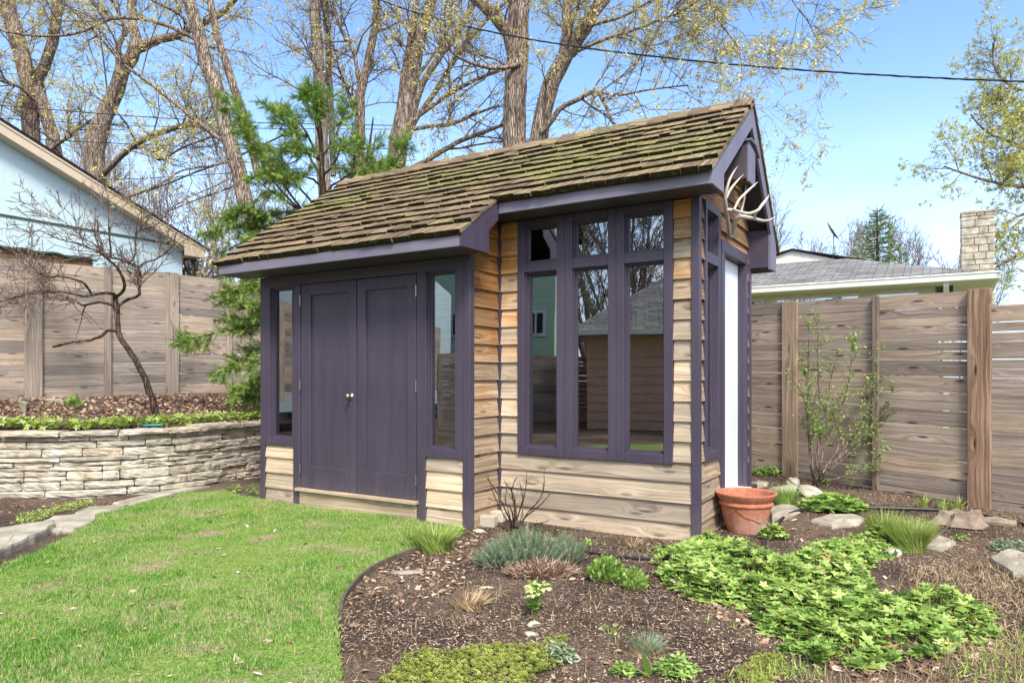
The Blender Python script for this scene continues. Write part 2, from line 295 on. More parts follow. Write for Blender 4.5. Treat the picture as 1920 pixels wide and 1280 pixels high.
    bark('twig',h('5a4c44'),h('7d6c60'),h('9d8c80'),20.,.3); bark('twigfar',h('5a504a'),h('8a7c70'),h('a09284'),20.,.2); bark('twigdark',h('2e241f'),h('4b3d35'),h('6a5a50'),25.,.4)
    # misc
    def plain(key,c,rough=.6,spec=.3,var=.15,sc=6.,metal=0.,bs=.2):
        n=NT(key); a=n.noise(n.coord('Object'),sc,5.,.6); cc=n.mix(1.,c,n.ramp(a,[(.3,1-var),(.7,1+var)]),'MULTIPLY'); M[key]=n.bsdf(cc,rough,spec,a,bs,.004,metal=metal)
    plain('hose',(.018,.019,.021),.4,.5); plain('tealhose',(.02,.28,.22),.4,.5); plain('wire',(.02,.02,.025),.5,.3)
    plain('metal',(.3,.28,.25),.42,.5,.1,metal=1.); plain('blackmetal',(.03,.03,.03),.5); plain('antler',h('b8b0a2'),.55,.3,.22,14.)
    plain('bluestucco',h('b9ccd2'),.95,.1,.05,18.,bs=.5); plain('beige',h('c4b29a'),.6,.3,.05); plain('greenstucco',h('a9c2a2'),.95,.1,.06,12.)
    plain('guttwhite',h('cfd0c4'),.5,.4,.08); plain('creamtrim',h('c6bca8'),.6,.3,.14,9.); plain('housewall',h('9a8f78'),.9,.1,.1); plain('chimney_mortar',h('7c756a'),.95,.1)
    plain('darkroof',h('26221f'),.9,.1,.2,20.); plain('green_corr',h('3c4a38'),.6,.3,.2); plain('brownboard',h('6a5238'),.8,.1,.35,12.); plain('brownsiding',h('b8927a'),.8,.1,.1)
    plain('greenplastic',(.02,.25,.12),.4,.5); plain('bluecloth',(.05,.2,.38),.8); plain('redpaper',(.5,.08,.07),.6); plain('curtain',h('8a9488'),.9,.1,.3,4.)
    plain('edgewood',h('5e5448'),.9,.1,.3,20.); plain('dulllawn',hexc('77805a'),.95,.1,.3,8.); plain('darkroom',(.02,.018,.016),.9); plain('soilpot',(.05,.035,.025),.95,.1,.4,60.); plain('conc',h('b8ae9c'),.9,.1,.15,12.); plain('stumpwood',h('857666'),.9,.1,.35,14.,bs=.8)
    n=NT('asphalt_shingle'); v=n.coord('UV',(1,1,1)); br=n.n('ShaderNodeTexBrick'); n.l(v,br.inputs['Vector']); br.inputs['Scale'].default_value=1.; br.inputs['Brick Width'].default_value=.32; br.inputs['Row Height'].default_value=.14; br.inputs['Mortar Size'].default_value=.008
    br.inputs['Color1'].default_value=hexc('8a8884')+(1,); br.inputs['Color2'].default_value=hexc('6c6a66')+(1,); br.inputs['Mortar'].default_value=hexc('2e2c30')+(1,); br.offset=.37
    a=n.noise(n.coord('Object'),5.,5.,.7); c=n.mix(1.,br.outputs[0],n.ramp(a,[(.3,.75),(.7,1.25)]),'MULTIPLY'); M['asphalt']=n.bsdf(c,.9,.15,br.outputs['Fac'],-.5,.01)
    n=NT('terracotta'); v=n.coord('Object'); a=n.noise(v,5.,5.,.65); b=n.noise(v,30.,4.); sx=n.n('ShaderNodeSeparateXYZ'); n.l(v,sx.inputs[0])
    low=n.math('ADD',n.math('MULTIPLY',a,.35),sx.outputs[2]); c=n.ramp(b,[(.3,h('9c5f47')),(.7,h('bd7c60'))]); ef=n.math('MULTIPLY',n.smooth(low,.40,.28),n.smooth(a,.35,.62)); c=n.mix(n.math('MULTIPLY',ef,.7),c,h('b59a8c')); M['terra']=n.bsdf(c,.85,.2,b,.2,.003)
mats()
# ================================================================== SHED (local frame: x along the door wall, y into the shed)
shed=empty('garden_shed','purple and cedar garden shed with mossy shake roof, double doors and tall windows','shed',(O[0],O[1],0),-ang)
Xv=np.array([1.,0,0]); Yv=np.array([0,1.,0]); Zv=np.array([0,0,1.])
FA=(np.array([0,0,0.]),Xv,-Yv); FB=(np.array([0,.47,0.]),Xv,-Yv); FG=(np.array([4.47,0,0.]),Yv,Xv); FR=(np.array([2.66,0,0.]),Yv,Xv)
def lb(m,fr,a0,a1,d0,d1,z0,z1,rnd=None,mi=0):
    o,e,n=fr; m.box(o+e*a0+n*d0+Zv*z0,e*(a1-a0),n*(d1-d0),Zv*(z1-z0),rnd,mi)
TR,ZR=1.37,3.62
zf=lambda t: ZR-.69*(TR-t)
zr=lambda t: ZR-1.06*(t-TR)
def siding(m,fr,rng_fn,z0,z1,ex=.1585,clip=None):
    o,e,n=fr; k=0; z=z0
    while z<z1-.01:
        zt=min(z+ex+.012,z1); jz=random.uniform(-.003,.003); jd=random.uniform(-.003,.003)
        for (a0,a1,b0,b1) in rng_fn(z,zt):
            zb=max(z+jz,b0) ; ztt=min(zt,b1)
            if ztt-zb<.01: continue
            ja=random.uniform(-.003,.003)
            db=-.030+.024*(1-(zb-z)/ex); dt=-.030+.024*max(0,1-(ztt-z)/ex)+.001
            if callable(a0): l0,l1,r0,r1=a0(zb),a0(ztt),a1(zb),a1(ztt)
            else: l0=l1=a0; r0=r1=a1
            if r1<l1+.01: 
                mid=(l1+r1)/2; l1=mid-.005; r1=mid+.005
            P=lambda a,d,zz:o+e*a+n*d+Zv*zz
            m.hexa([P(l0+ja,-.036,zb),P(r0+ja,-.036,zb),P(r0+ja,db+jd,zb),P(l0+ja,db+jd,zb),P(l1+ja,-.036,ztt),P(r1+ja,-.036,ztt),P(r1+ja,dt+jd*.3,ztt),P(l1+ja,dt+jd*.3,ztt)],g=0)
        z+=ex
# --- wall cores
m=MB(); c=-.036
for a0,a1,z0,z1 in((.0,.145,.02,2.3),(.485,.6,.02,2.3),(.6,2.08,.02,.16),(.145,.485,.02,.66),(.145,.485,2.19,2.3),(.6,2.08,2.21,2.3),(2.08,2.17,.02,2.3),(2.17,2.505,.02,.65),(2.17,2.505,2.21,2.3),(2.505,2.64,.02,2.3)): lb(m,FA,a0,a1,-.095,c,z0,z1)
for a0,a1,z0,z1 in((2.6,2.91,.02,2.66),(2.91,4.2,.02,.66),(2.91,4.2,2.61,2.66),(4.2,4.45,.02,2.66)): lb(m,FB,a0,a1,-.095,c,z0,z1)
lb(m,FR,.02,.50,-.095,c,.02,2.62)
for a0,a1,z0,z1 in((.5,.69,.02,2.78),(.69,1.01,.02,.66),(.69,1.01,2.64,2.8),(1.01,1.2,.02,2.85),(1.2,1.96,2.38,2.9),(1.96,2.16,.02,2.7)): lb(m,FG,a0,a1,-.095,c,z0,z1)
def prism(m,fr,poly,d0,d1,rnd=None):
    o,e,n=fr; P=[o+e*a+Zv*z for a,z in poly]; N=len(P); v=[p+n*d0 for p in P]+[p+n*d1 for p in P]
    ar=sum(poly[i][0]*poly[(i+1)%N][1]-poly[(i+1)%N][0]*poly[i][1] for i in range(N)); 
    flip=(ar*np.dot(np.cross(e,Zv),n))<0
    fs=[list(range(N))[::-1],[N+i for i in range(N)]]+[[i,(i+1)%N,N+(i+1)%N,N+i] for i in range(N)]
    if flip: fs=[f[::-1] for f in fs]
    # fan triangles only for convex pieces: callers pass convex polygons
    m.addmix(v,fs,rnd)
prism(m,FG,[(.5,2.781),(.5,zf(.5)-.06),(TR,ZR-.06),(2.16,zr(2.16)-.06),(2.16,2.701),(1.9,2.901),(1.2,2.901)],-.095,c)
lb(m,(np.array([0,0,0.]),Yv,Xv),.065,2.16,0.,.06,.02,2.3)      # left end wall
lb(m,(np.array([0,2.16,0.]),Xv,Yv),0,4.45,0,.06,.02,2.6)      # rear wall
prism(m,(np.array([0,0,0.]),Yv,Xv),[(.065,2.301),(TR,ZR-.06),(2.16,zr(2.16)-.06),(2.16,2.301)],.0,.06)
lb(m,FA,.06,2.6,-2.15,-.1,.08,.13); lb(m,(np.array([0,0,0.]),Xv,-Yv),2.6,4.43,-2.15,-.58,.08,.131)
m.build('wall',M['inner'],shed)
# --- clapboards
Z0=-.02
for q_ in((.067,.490,-1,.575),(2.183,2.58,-1,.575)): m=MB(); siding(m,FA,lambda z,t:[q_],Z0,.58); m.build('siding',M['siding'],shed)
m=MB(); siding(m,FB,lambda z,t:[(2.665,4.41,-1,3)] if z<.592 else [(2.665,2.845,-1,2.66),(4.266,4.41,-1,2.66)],Z0,2.66); m.build('siding',M['siding'],shed)
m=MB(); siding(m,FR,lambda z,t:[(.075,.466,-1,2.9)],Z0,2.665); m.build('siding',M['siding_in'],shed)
ga=lambda z: .53 if z<2.75 else max(.53,TR-(ZR-.05-z)/.69)
gb=lambda z: 2.12 if z<2.75 else min(2.12,TR+(ZR-.05-z)/1.06)
def grg(z,t):
    if t<=.55: return [(.545,1.112,-1,3)]
    L=[]
    if z<2.70: L.append((.545,.655,-1,2.72))
    if z<.60: L.append((.655,1.112,-1,.60))
    if z<2.46: L.append((2.022,2.12,-1,2.47))
    if t>2.70 and z<2.76: L.append((.655,1.10,2.69,3))
    if t>2.46 and z<2.76: L.append((1.10,2.12,2.45,3))
    if z>=2.76 and L==[]: L=[(ga,gb,2.7,4)]
    elif t>2.76 and z<2.76: pass
    return L
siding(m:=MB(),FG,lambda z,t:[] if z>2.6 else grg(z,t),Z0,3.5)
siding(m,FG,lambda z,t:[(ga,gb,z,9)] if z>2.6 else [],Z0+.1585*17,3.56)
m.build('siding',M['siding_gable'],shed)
# rear/left ends: plain clapboard too
m=MB(); FL=(np.array([0,0,0.]),Yv,-Xv); siding(m,FL,lambda z,t:[(.067,2.16,-1,3)],Z0,2.3); FK=(np.array([0,2.22,0.]),Xv,Yv); siding(m,FK,lambda z,t:[(0,4.45,-1,3)],Z0,2.3); m.build('siding',M['siding'],shed)
# --- corner posts / trim
def part(name,fr,lst,mat='paint',bevel=.003,parent=shed):
    m=MB()
    for q in lst: lb(m,fr,*q)
    return m.build(name,M[mat],parent,bevel=bevel)
part('corner_post',FA,[(0,.066,-.06,0,-.03,2.304)])
part('corner_post',FA,[(2.585,2.66,-.07,0,-.06,2.304)])
part('corner_post',FB,[(4.412,4.475,-.06,.002,-.05,2.659)])
part('corner_post',FG,[(2.121,2.18,-.06,.003,-.02,2.5)])
part('trim_post',FA,[(.492,.592,-.034,-.002,-.03,2.199)]); part('trim_post',FA,[(2.085,2.181,-.034,-.002,-.05,2.199)])
part('header',FA,[(.067,2.584,-.034,.001,2.20,2.303)])
part('inner_corner_strip',(np.array([2.66,.47,0.]),Xv,-Yv),[(-.036,.004,-.036,-.003,.0,2.655)],'paint',0)
# --- windows
def window(fr,a0,a1,z0,z1,lights,dep=.075,name='window_frame',fd=.004,slope=None):
    """lights: list of (a0,a1,z0,z1) openings; the frame is the rest of the rectangle"""
    m=MB(); o,e,n=fr
    A=sorted({a0,a1}|{q for l in lights for q in l[:2]}); Zs=sorted({z0,z1}|{q for l in lights for q in l[2:]})
    cols=sorted({(l[0],l[1]) for l in lights}); 
    xs=[a0]+[q for c_ in cols for q in c_]+[a1]
    for i in range(0,len(xs),2):      # stiles and mullions, full height
        w0,w1=xs[i],xs[i+1]
        if 0<i<len(xs)-2:
            md=(w0+w1)/2; lb(m,fr,w0,md-.0015,-dep-.01,fd,z0,z1); lb(m,fr,md+.0015,w1,-dep-.01,fd-.001,z0,z1)
        else: lb(m,fr,w0,w1,-dep-.01,fd,z0,z1)
    for (l0,l1) in cols:
        rows=sorted([(l[2],l[3]) for l in lights if (l[0],l[1])==(l0,l1)]); zs=[z0]+[q for r in rows for q in r]+[z1]
        for i in range(0,len(zs),2):
            if zs[i+1]-zs[i]>.002: lb(m,fr,l0+.0005,l1-.0005,-dep-.01,fd-.003,zs[i],zs[i+1])
    f=m.build(name,M['paint'],shed,bevel=.0025)
    for l0,l1,q0,q1 in lights:
        s=MB(); w=.012
        for k,(dd) in enumerate((-.026,-.048)):
            w=.011*(k+1); 
            for b in((l0,l0+w,dep,q0,q1),(l1-w,l1,dep,q0,q1),(l0+w,l1-w,dep,q0,q0+w),(l0+w,l1-w,dep,q1-w,q1)): lb(s,fr,b[0],b[1],-dep,dd-.001*k,b[3],b[4])
        s.build('sash',M['paint'],f)
        g=MB(); lb(g,fr,l0+.02,l1-.02,-.066,-.062,q0+.02,q1-.02); g.build('pane',M['glass'],f)
    return f
window(FA,.067,.49,.58,2.199,[(.145,.484,.66,2.185)])
window(FA,2.182,2.584,.575,2.199,[(2.192,2.507,.652,2.192)])
window(FB,2.848,4.263,.592,2.658,[(2.91,3.238,.665,2.195),(3.385,3.716,.665,2.195),(3.857,4.192,.665,2.195),(2.91,3.238,2.28,2.60),(3.385,3.716,2.28,2.60),(3.857,4.192,2.28,2.60)])
window(FG,.657,1.085,.598,2.68,[(.695,1.02,.67,2.19),(.695,1.02,2.275,2.61)])
# --- gable door: casing, deep jamb, white leaf, sill
part('door_casing',FG,[(1.113,1.205,-.034,.006,.06,2.34),(1.951,2.019,-.034,.006,.06,2.34),(1.113,2.019,-.034,.0065,2.3405,2.44)])
part('door_jamb',FG,[(1.187,1.205,-.14,-.035,.20,2.34),(1.951,1.972,-.14,-.035,.20,2.34),(1.187,1.972,-.14,-.035,2.3405,2.362)])
wd=part('side_door',FG,[(1.206,1.950,-.115,-.072,.245,2.338)],'white'); wd['label']='plain white door set deep in the gable wall'
m=MB(); lb(m,FG,1.22,1.27,-.071,-.055,1.15,1.25); m.build('handle',M['metal'],wd,bevel=.004)
part('door_sill',FG,[(1.19,1.965,-.12,.05,.205,.243)],'guttwhite'); part('riser_board',FG,[(1.113,2.02,-.034,-.004,.0,.204)],'riser')
# --- double door leaves
def leaf(a0,a1,p0,p1,knob):
    m=MB(); zb,zt=.183,2.193; pz0,pz1=.40,2.085; fd=-.006
    lb(m,FA,a0,p0,-.04,fd,zb,zt); lb(m,FA,p1,a1,-.04,fd,zb,zt); lb(m,FA,p0,p1,-.04,fd-.0012,zb,pz0); lb(m,FA,p0,p1,-.04,fd-.0012,pz1,zt); lb(m,FA,p0-.004,p1+.004,-.040,-.028,pz0-.004,pz1+.004)
    d=m.build('door',M['paint'],shed,bevel=.0025)
    if knob:
        k=MB(); prof=[(0,.034),(.006,.034),(.008,.014),(.03,.012),(.036,.024),(.05,.029),(.062,.024),(.068,.008)]
        lathe(k,np.array([1.285,-fd,1.095]),prof,-Yv,16); k.build('knob',M['metal'],d,smooth=True)
    for z in(.36,1.195,2.04):
        hx=a0-.006 if knob else a1+.006
        k=MB(); k.tubes([[np.array([hx,-.003,z-.05]),np.array([hx,-.003,z+.05])]],[[.007,.007]],8,True); k.build('hinge',M['metal'],d)
    return d
def lathe(m,o,prof,axis,n=24,rnd=None):
    axis=np.asarray(axis,float); r1=np.cross(axis,[.3,.2,.9]); r1/=np.linalg.norm(r1); r2=np.cross(axis,r1); a=np.arange(n)/n*2*np.pi
    v=np.concatenate([o+axis*h+r*(np.cos(a)[:,None]*r1+np.sin(a)[:,None]*r2) for h,r in prof]); j=np.arange(n); j2=(j+1)%n
    f=np.concatenate([np.stack([i*n+j,i*n+j2,(i+1)*n+j2,(i+1)*n+j],1) for i in range(len(prof)-1)])
    m.add(v,f,np.full(len(f),.5 if rnd is None else rnd))
leaf(.606,1.350,.735,1.235,True); leaf(1.362,2.074,1.468,1.972,False)
m=MB(); lb(m,FA,.592,2.085,-.10,-.037,.10,2.2); m.build('door_backing',M['darkroom'],shed)
part('door_sill',FA,[(.565,2.105,-.07,.045,.150,.178)],'riser'); part('riser_board',FA,[(.594,2.083,-.034,.006,-.04,.1495)],'riser')
# --- roof deck, soffits, fascias, rakes
SL,S1,S2=-.15,2.83,4.64
def slab(m,s0,s1,ta,tb,fn,th=.04):
    v=[(s0,ta,fn(ta)-th),(s1,ta,fn(ta)-th),(s1,tb,fn(tb)-th),(s0,tb,fn(tb)-th),(s0,ta,fn(ta)),(s1,ta,fn(ta)),(s1,tb,fn(tb)),(s0,tb,fn(tb))]; m.hexa(v)
m=MB(); slab(m,SL,S1,-.36,TR,zf); slab(m,S1+.001,S2,.17,TR,zf); slab(m,SL,S2,TR+.001,2.33,zr); deck=m.build('roof',M['paint'],shed)
m=MB(); m.box((SL,-.36,2.306),(S1-SL,0,0),(0,.355,0),(0,0,.012)); m.box((2.66,.17,2.661),(S2-2.66,0,0),(0,.295,0),(0,0,.012)); m.box((SL,2.2,2.32),(S2-SL,0,0),(0,.13,0),(0,0,.012)); m.build('soffit',M['paint'],shed)
def bx(name,mat,*a,bevel=.003):
    m=MB()
    for q in a: m.box(*q)
    return m.build(name,M[mat],shed,bevel=bevel)
bx('fascia','fascia',((SL-.02,-.386,2.303),(S1-SL+.02,0,0),(0,.025,0),(0,0,.088)))
bx('fascia','fascia',((S1+.026,.144,2.657),(S2-S1-.026,0,0),(0,.025,0),(0,0,.09)))
bx('fascia','fascia',((SL,2.331,2.303),(S2-SL,0,0),(0,.025,0),(0,0,.24)))
bx('drip_board','brownboard',((SL,-.378,2.393),(S1-SL,0,0),(0,.02,0),(0,0,.036))); bx('drip_board','brownboard',((S1+.026,.152,2.749),(S2-S1-.026,0,0),(0,.02,0),(0,0,.035)))
def rake(d0,d1,polys,mat='fascia',s=0.):
    m=MB()
    for p in polys: prism(m,(np.array([s,0,0.]),Yv,Xv),p,d0,d1)
    return m.build('rake_board',M[mat],shed)
rake(0,.024,[[(.144,2.657),(.46,2.657),(.46,2.797),(.144,zf(.144)-.001)][0:4],[(.144,zf(.144)-.0),(.46,2.797),(TR,ZR-.195),(TR,ZR)]],s=S2+.0005)
rake(0,.0245,[[(TR+.0005,ZR),(TR+.0005,ZR-.20),(2.12,zr(2.12)-.19),(2.357,zr(2.357))],[(2.12,2.303),(2.12,zr(2.12)-.19),(2.357,zr(2.357)),(2.357,2.303)]],s=S2+.0005)
rake(0,.024,[[(-.386,2.303),(0,2.303),(0,zf(0)-.18),(-.386,zf(-.386))],[(-.386,zf(-.386)),(0,zf(0)-.18),(.142,zf(.142)-.17),(.142,zf(.142))],[(.142,zf(.142)-.13),(.142,zf(.142)),(.3,zf(.3)),(.3,zf(.3)-.03)]],'paint',s=S1+.0005)
rake(-.024,0,[[(-.386,2.303),(0,2.303),(0,zf(0)-.18),(-.386,zf(-.386))],[(-.386,zf(-.386)),(0,zf(0)-.18),(TR,ZR-.2),(TR,ZR)],[(TR,ZR-.2),(TR,ZR),(2.33,zr(2.33)),(2.33,zr(2.33)-.2)]],'paint',s=SL)
bx('eave_box','paint',((4.445,2.122,2.32),(S2-4.445,0,0),(0,.01,0),(0,0,.36)))
# shakes
m=MB(); nf=np.array([0,-.69,1.])/math.hypot(.69,1); sf=np.array([0,1.,.69])/math.hypot(.69,1)
def shakes(s0,s1,org,sl,nn,L,exp,k0=0,ragged=0):
    ncour=int(math.ceil(L/exp))
    for k in range(k0,ncour):
        w0=k*exp-(.03 if k==0 or ragged==k else 0.); s=s0-random.uniform(0,.08)
        wav=lambda q: .010*math.sin(q*2.3+k*1.7)+.006*math.sin(q*6.1+k)
        while s<s1:
            wd=random.choice([.09,.12,.15,.18,.22,.26])*random.uniform(.85,1.15); e=min(s+wd-.004,s1+.012); b=max(s,s0-.012)
            if e-b>.02:
                th=random.uniform(.026,.036); w=w0+random.uniform(-.007,.006)+wav(s); l=min(exp*1.9,L-w+.02); r=random.random(); lift=random.choice([0,0,0,0,0,0,.004,.006])
                P=lambda x,y,h: np.array(org)+np.array([x,0,0])+sl*y+nn*h
                t2=th+random.uniform(-.004,.004); sk=random.uniform(-.006,.006)
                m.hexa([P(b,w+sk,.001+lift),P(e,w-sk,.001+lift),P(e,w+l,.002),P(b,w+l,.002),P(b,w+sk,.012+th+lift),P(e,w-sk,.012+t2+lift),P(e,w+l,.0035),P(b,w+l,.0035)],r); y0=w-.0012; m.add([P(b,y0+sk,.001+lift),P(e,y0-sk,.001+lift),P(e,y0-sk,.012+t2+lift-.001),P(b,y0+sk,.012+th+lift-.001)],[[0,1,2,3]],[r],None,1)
            s+=wd
LS=(TR+.375)*math.hypot(1,.69); ex=LS/14.
orgF=(0,-.375,zf(-.375))
shakes(SL-.03,S1+.02,orgF,sf,nf,LS,ex)
kB=4; shakes(S1+.02,S2+.03,orgF,sf,nf,LS,ex,kB,kB)
nr=np.array([0,1.06,1.])/math.hypot(1.06,1); sr=np.array([0,-1.,1.06])/math.hypot(1.06,1); LR=(2.40-TR)*math.hypot(1,1.06)
shakes(SL-.03,S2+.03,(0,2.40,zr(2.40)),sr,nr,LR,LR/9)
s=SL-.02
while s<S2:   # ridge caps
    l=min(.26,S2+.035-s); h=random.uniform(.0,.012); tl=random.uniform(0,.02)
    m.hexa([(s,TR-.13,zf(TR-.13)+.03),(s+l,TR-.13,zf(TR-.13)+.025),(s+l,TR,ZR+.035),(s,TR,ZR+.045+h),(s,TR-.135,zf(TR-.13)+.05+tl),(s+l,TR-.13,zf(TR-.13)+.04),(s+l,TR,ZR+.05),(s,TR,ZR+.066+h)])
    m.hexa([(s,TR+.001,ZR+.045+h),(s+l,TR+.001,ZR+.035),(s+l,TR+.11,zr(TR+.11)+.03),(s,TR+.11,zr(TR+.11)+.03),(s,TR+.001,ZR+.065+h),(s+l,TR+.001,ZR+.049),(s+l,TR+.115,zr(TR+.11)+.05),(s,TR+.115,zr(TR+.11)+.05)]); s+=l*.72
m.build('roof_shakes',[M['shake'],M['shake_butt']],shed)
def shed_w(s,t,z): return np.array([O[0]+U[0]*s+V[0]*t,O[1]+U[1]*s+V[1]*t,z])
# nest box on the gable
nb=empty('nest_box','purple wooden nest box mounted high under the gable peak above the antlers','nest box',tuple(shed_w(4.47,1.295,2.91)),-ang)
m=MB(); 
for q in(((.02,-.13,.03),(.175,0,0),(0,.018,0),(0,0,.30)),((.02,.072,.03),(.175,0,0),(0,.018,0),(0,0,.26)),((-.004,-.13,.03),(.022,0,0),(0,.22,0),(0,0,.33))): m.box(*q)
m.build('side_panel',M['paint'],nb,bevel=.002); m=MB(); m.hexa([(.195,-.132,.0),(.215,-.132,.0),(.215,.092,.0),(.195,.092,.0),(.195,-.132,.335),(.215,-.132,.335),(.215,.092,.29),(.195,.092,.29)]); m.build('front_panel',M['fascia'],nb,bevel=.002)
m=MB(); m.box((.0,-.12,.032),(.19,0,0),(0,.2,0),(0,0,.012)); m.build('floor_board',M['brownboard'],nb)
m=MB(); m.hexa([(0,-.15,.345),(.235,-.15,.335),(.235,.03,.335),(0,.03,.345),(0,-.15,.36),(.24,-.15,.35),(.24,.03,.35),(0,.03,.36)]); m.hexa([(0,.031,.345),(.235,.031,.335),(.235,.17,.262),(0,.17,.272),(0,.031,.36),(.24,.031,.35),(.24,.175,.275),(0,.175,.285)]); m.build('lid',M['fascia'],nb)
# antlers
def gp(px,py,s):
    r=np.array([(px-HX)/F,1.]); A=np.array([[r[0],-V[0]],[r[1],-V[1]]]); k,t=np.linalg.solve(A,O+s*U); return np.array([r[0]*k,r[1]*k,CZ-(py-HY)/F*k])
def smoothpath(P,n):
    P=np.asarray(P,float); k=len(P); d=np.concatenate([[0],np.cumsum(np.linalg.norm(np.diff(P[:,:3],axis=0),axis=1))]); t=np.linspace(0,d[-1],n)
    if k<3: return np.stack([np.interp(t,d,P[:,i]) for i in range(P.shape[1])],1)
    T=np.gradient(P,d,axis=0); out=[]
    for x in t:
        i=min(max(np.searchsorted(d,x)-1,0),k-2); h=d[i+1]-d[i]; u=(x-d[i])/h
        out.append((2*u**3-3*u**2+1)*P[i]+(u**3-2*u**2+u)*h*T[i]+(-2*u**3+3*u**2)*P[i+1]+(u**3-u**2)*h*T[i+1])
    return np.array(out)
an=empty('antlers','pair of bleached grey deer antlers hung on the gable above the white side door','antlers',tuple(shed_w(4.48,1.3,2.45)))
def horn(paths,name):
    m=MB(); oo=np.array(an.location)
    for pts in paths:
        P=np.array([np.concatenate([gp(a,b,s)-oo,[r]]) for a,b,s,r in pts]); Q=smoothpath(P,18); m.tubes([Q[:,:3]],[np.maximum(Q[:,3]*.85,.0015)],9,True,[.5])
    m.build(name,M['antler'],an,smooth=True)
horn([[(1368,437,4.50,.019),(1365,415,4.54,.018),(1361,392,4.58,.019),(1360,370,4.60,.016),(1365,345,4.62,.013),(1374,325,4.63,.008),(1383,312,4.64,.002)],
 [(1361,372,4.60,.014),(1368,358,4.62,.013),(1380,342,4.65,.010),(1394,327,4.68,.002)],
 [(1361,393,4.58,.018),(1375,394,4.62,.015),(1390,398,4.66,.015),(1408,400,4.72,.015),(1418,396,4.76,.015),(1428,384,4.78,.012),(1436,374,4.8,.008),(1443,364,4.81,.002)],
 [(1376,394,4.63,.012),(1384,377,4.65,.012),(1398,362,4.68,.012),(1412,349,4.71,.009),(1421,341,4.73,.002)],
 [(1367,425,4.52,.010),(1365,413,4.54,.007),(1364,405,4.55,.002)]],'antler')
horn([[(1374,438,4.50,.021),(1377,425,4.53,.020),(1380,412,4.56,.021),(1388,406,4.60,.021),(1402,408,4.66,.020),(1415,410,4.72,.017),(1430,414,4.78,.014),(1442,413,4.83,.010),(1454,405,4.87,.002)],
 [(1386,405,4.59,.015),(1392,388,4.60,.011),(1396,368,4.62,.010),(1399,348,4.64,.002)],
 [(1412,410,4.70,.013),(1418,398,4.74,.013),(1431,383,4.79,.012),(1442,368,4.83,.002)]],'antler')
oo=np.array(an.location)
for a,b,s,r in((1371,440,4.485,.026),(1366,436,4.485,.018)):
    c0=gp(a,b,s)-oo; m=MB(); m.tubes([[c0+np.array([0,0,-.025]),c0+np.array([0,0,.0]),c0+np.array([0,0,.03])]],[[.012,r,.012]],10,True,[.4]); m.build('skull_plate',M['antler'],an,smooth=True)
# things inside the shed seen through the glass
def tagm(m,name,mat,label,cat,group=None,smooth=False,kind=None,bevel=0):
    return tag(m.build(name,M[mat] if isinstance(mat,str) else mat,None,smooth=smooth,bevel=bevel),label,cat,group,kind)
m=MB(); lathe(m,shed_w(2.3,.32,.13),[(0,.0),(0,.13),(.45,.17),(.56,.19),(.60,.19),(.60,.16),(.5,.15)],Zv,20); tagm(m,'plastic_tub','greenplastic','green plastic tub inside the shed behind the narrow window right of the doors','tub',smooth=True)
def blob(m,c,r,seed=0,n=14,amp=.15,rnd=None):
    g=np.random.default_rng(seed); a=np.linspace(0,2*np.pi,n,endpoint=False); rows=max(5,n//2); ph=np.linspace(0.0,np.pi,rows+1)
    v=np.array([[math.sin(p)*math.cos(q),math.sin(p)*math.sin(q),math.cos(p)] for p in ph for q in a])
    k=g.normal(size=(4,3))*2.2; o=g.random(4)*6
    w=1+amp*sum(np.sin(v@k[i]+o[i]) for i in range(4))/1.6
    v=v*w[:,None]*np.array(r)+np.array(c); j=np.arange(n); j2=(j+1)%n
    f=np.concatenate([np.stack([i*n+j,(i+1)*n+j,(i+1)*n+j2,i*n+j2],1) for i in range(rows)]); m.add(v,f,np.full(len(f),g.random() if rnd is None else rnd))
def shedblob(s,t,z,r,seed): 
    m=MB(); blob(m,shed_w(s,t,z),r,seed); return m
m=MB(); m.box(shed_w(2.9,.62,.5),np.append(U*1.4,0),np.append(V*.4,0),(0,0,.04)); m.box(shed_w(2.95,.66,.13),np.append(U*.06,0),np.append(V*.3,0),(0,0,.37)); m.box(shed_w(4.15,.66,.13),np.append(U*.06,0),np.append(V*.3,0),(0,0,.37)); tagm(m,'potting_bench','inner','low wooden bench standing inside behind the triple window','bench')
tagm(shedblob(3.6,.75,.62,(.16,.1,.10),3),'cloth_bundle','bluecloth','blue cloth bundle on the bench behind the middle window pane','cloth',smooth=True)
m=MB(); m.box(shed_w(3.92,.70,.541),np.append(U*.22,0),np.append(V*.12,0),(0,0,.12)); tagm(m,'paper_packet','redpaper','red packet on the bench behind the right window pane','packet')
# ================================================================== GROUND, LAWN
def grid(xs,ys,zf_):
    X,Y=np.meshgrid(xs,ys); Z=zf_(X,Y); v=np.stack([X,Y,Z],-1).reshape(-1,3); nx=len(xs); i,j=np.meshgrid(np.arange(len(ys)-1),np.arange(nx-1),indexing='ij'); a=(i*nx+j).ravel()
    return v,np.stack([a,a+1,a+nx+1,a+nx],1)
def axis(a,b,st,far): 
    c=np.arange(a,b+1e-6,st); l=a-np.cumsum(np.geomspace(st,far/4,14)); r=b+np.cumsum(np.geomspace(st,far/4,14)); return np.concatenate([l[::-1],c,r])
xs=axis(-9,7,.07,400); ys=axis(1.5,13,.07,400)
v,f=grid(xs,ys,gz); 
m=MB(); m.add(v,f,np.full(len(f),.5)); tag(m.build('ground',M['soil'],smooth=True),kind='structure')
lawn_px=[(652,1400),(640,1280),(634,1160),(655,1108),(705,1066),(752,1043),(800,1025),(862,1003),(845,990),(782,978),(640,955),(549,945),(500,938),(455,931),(420,920),(345,925),(250,948),(185,966),(135,1003),(64,1040),(0,1062),(-40,1090)]
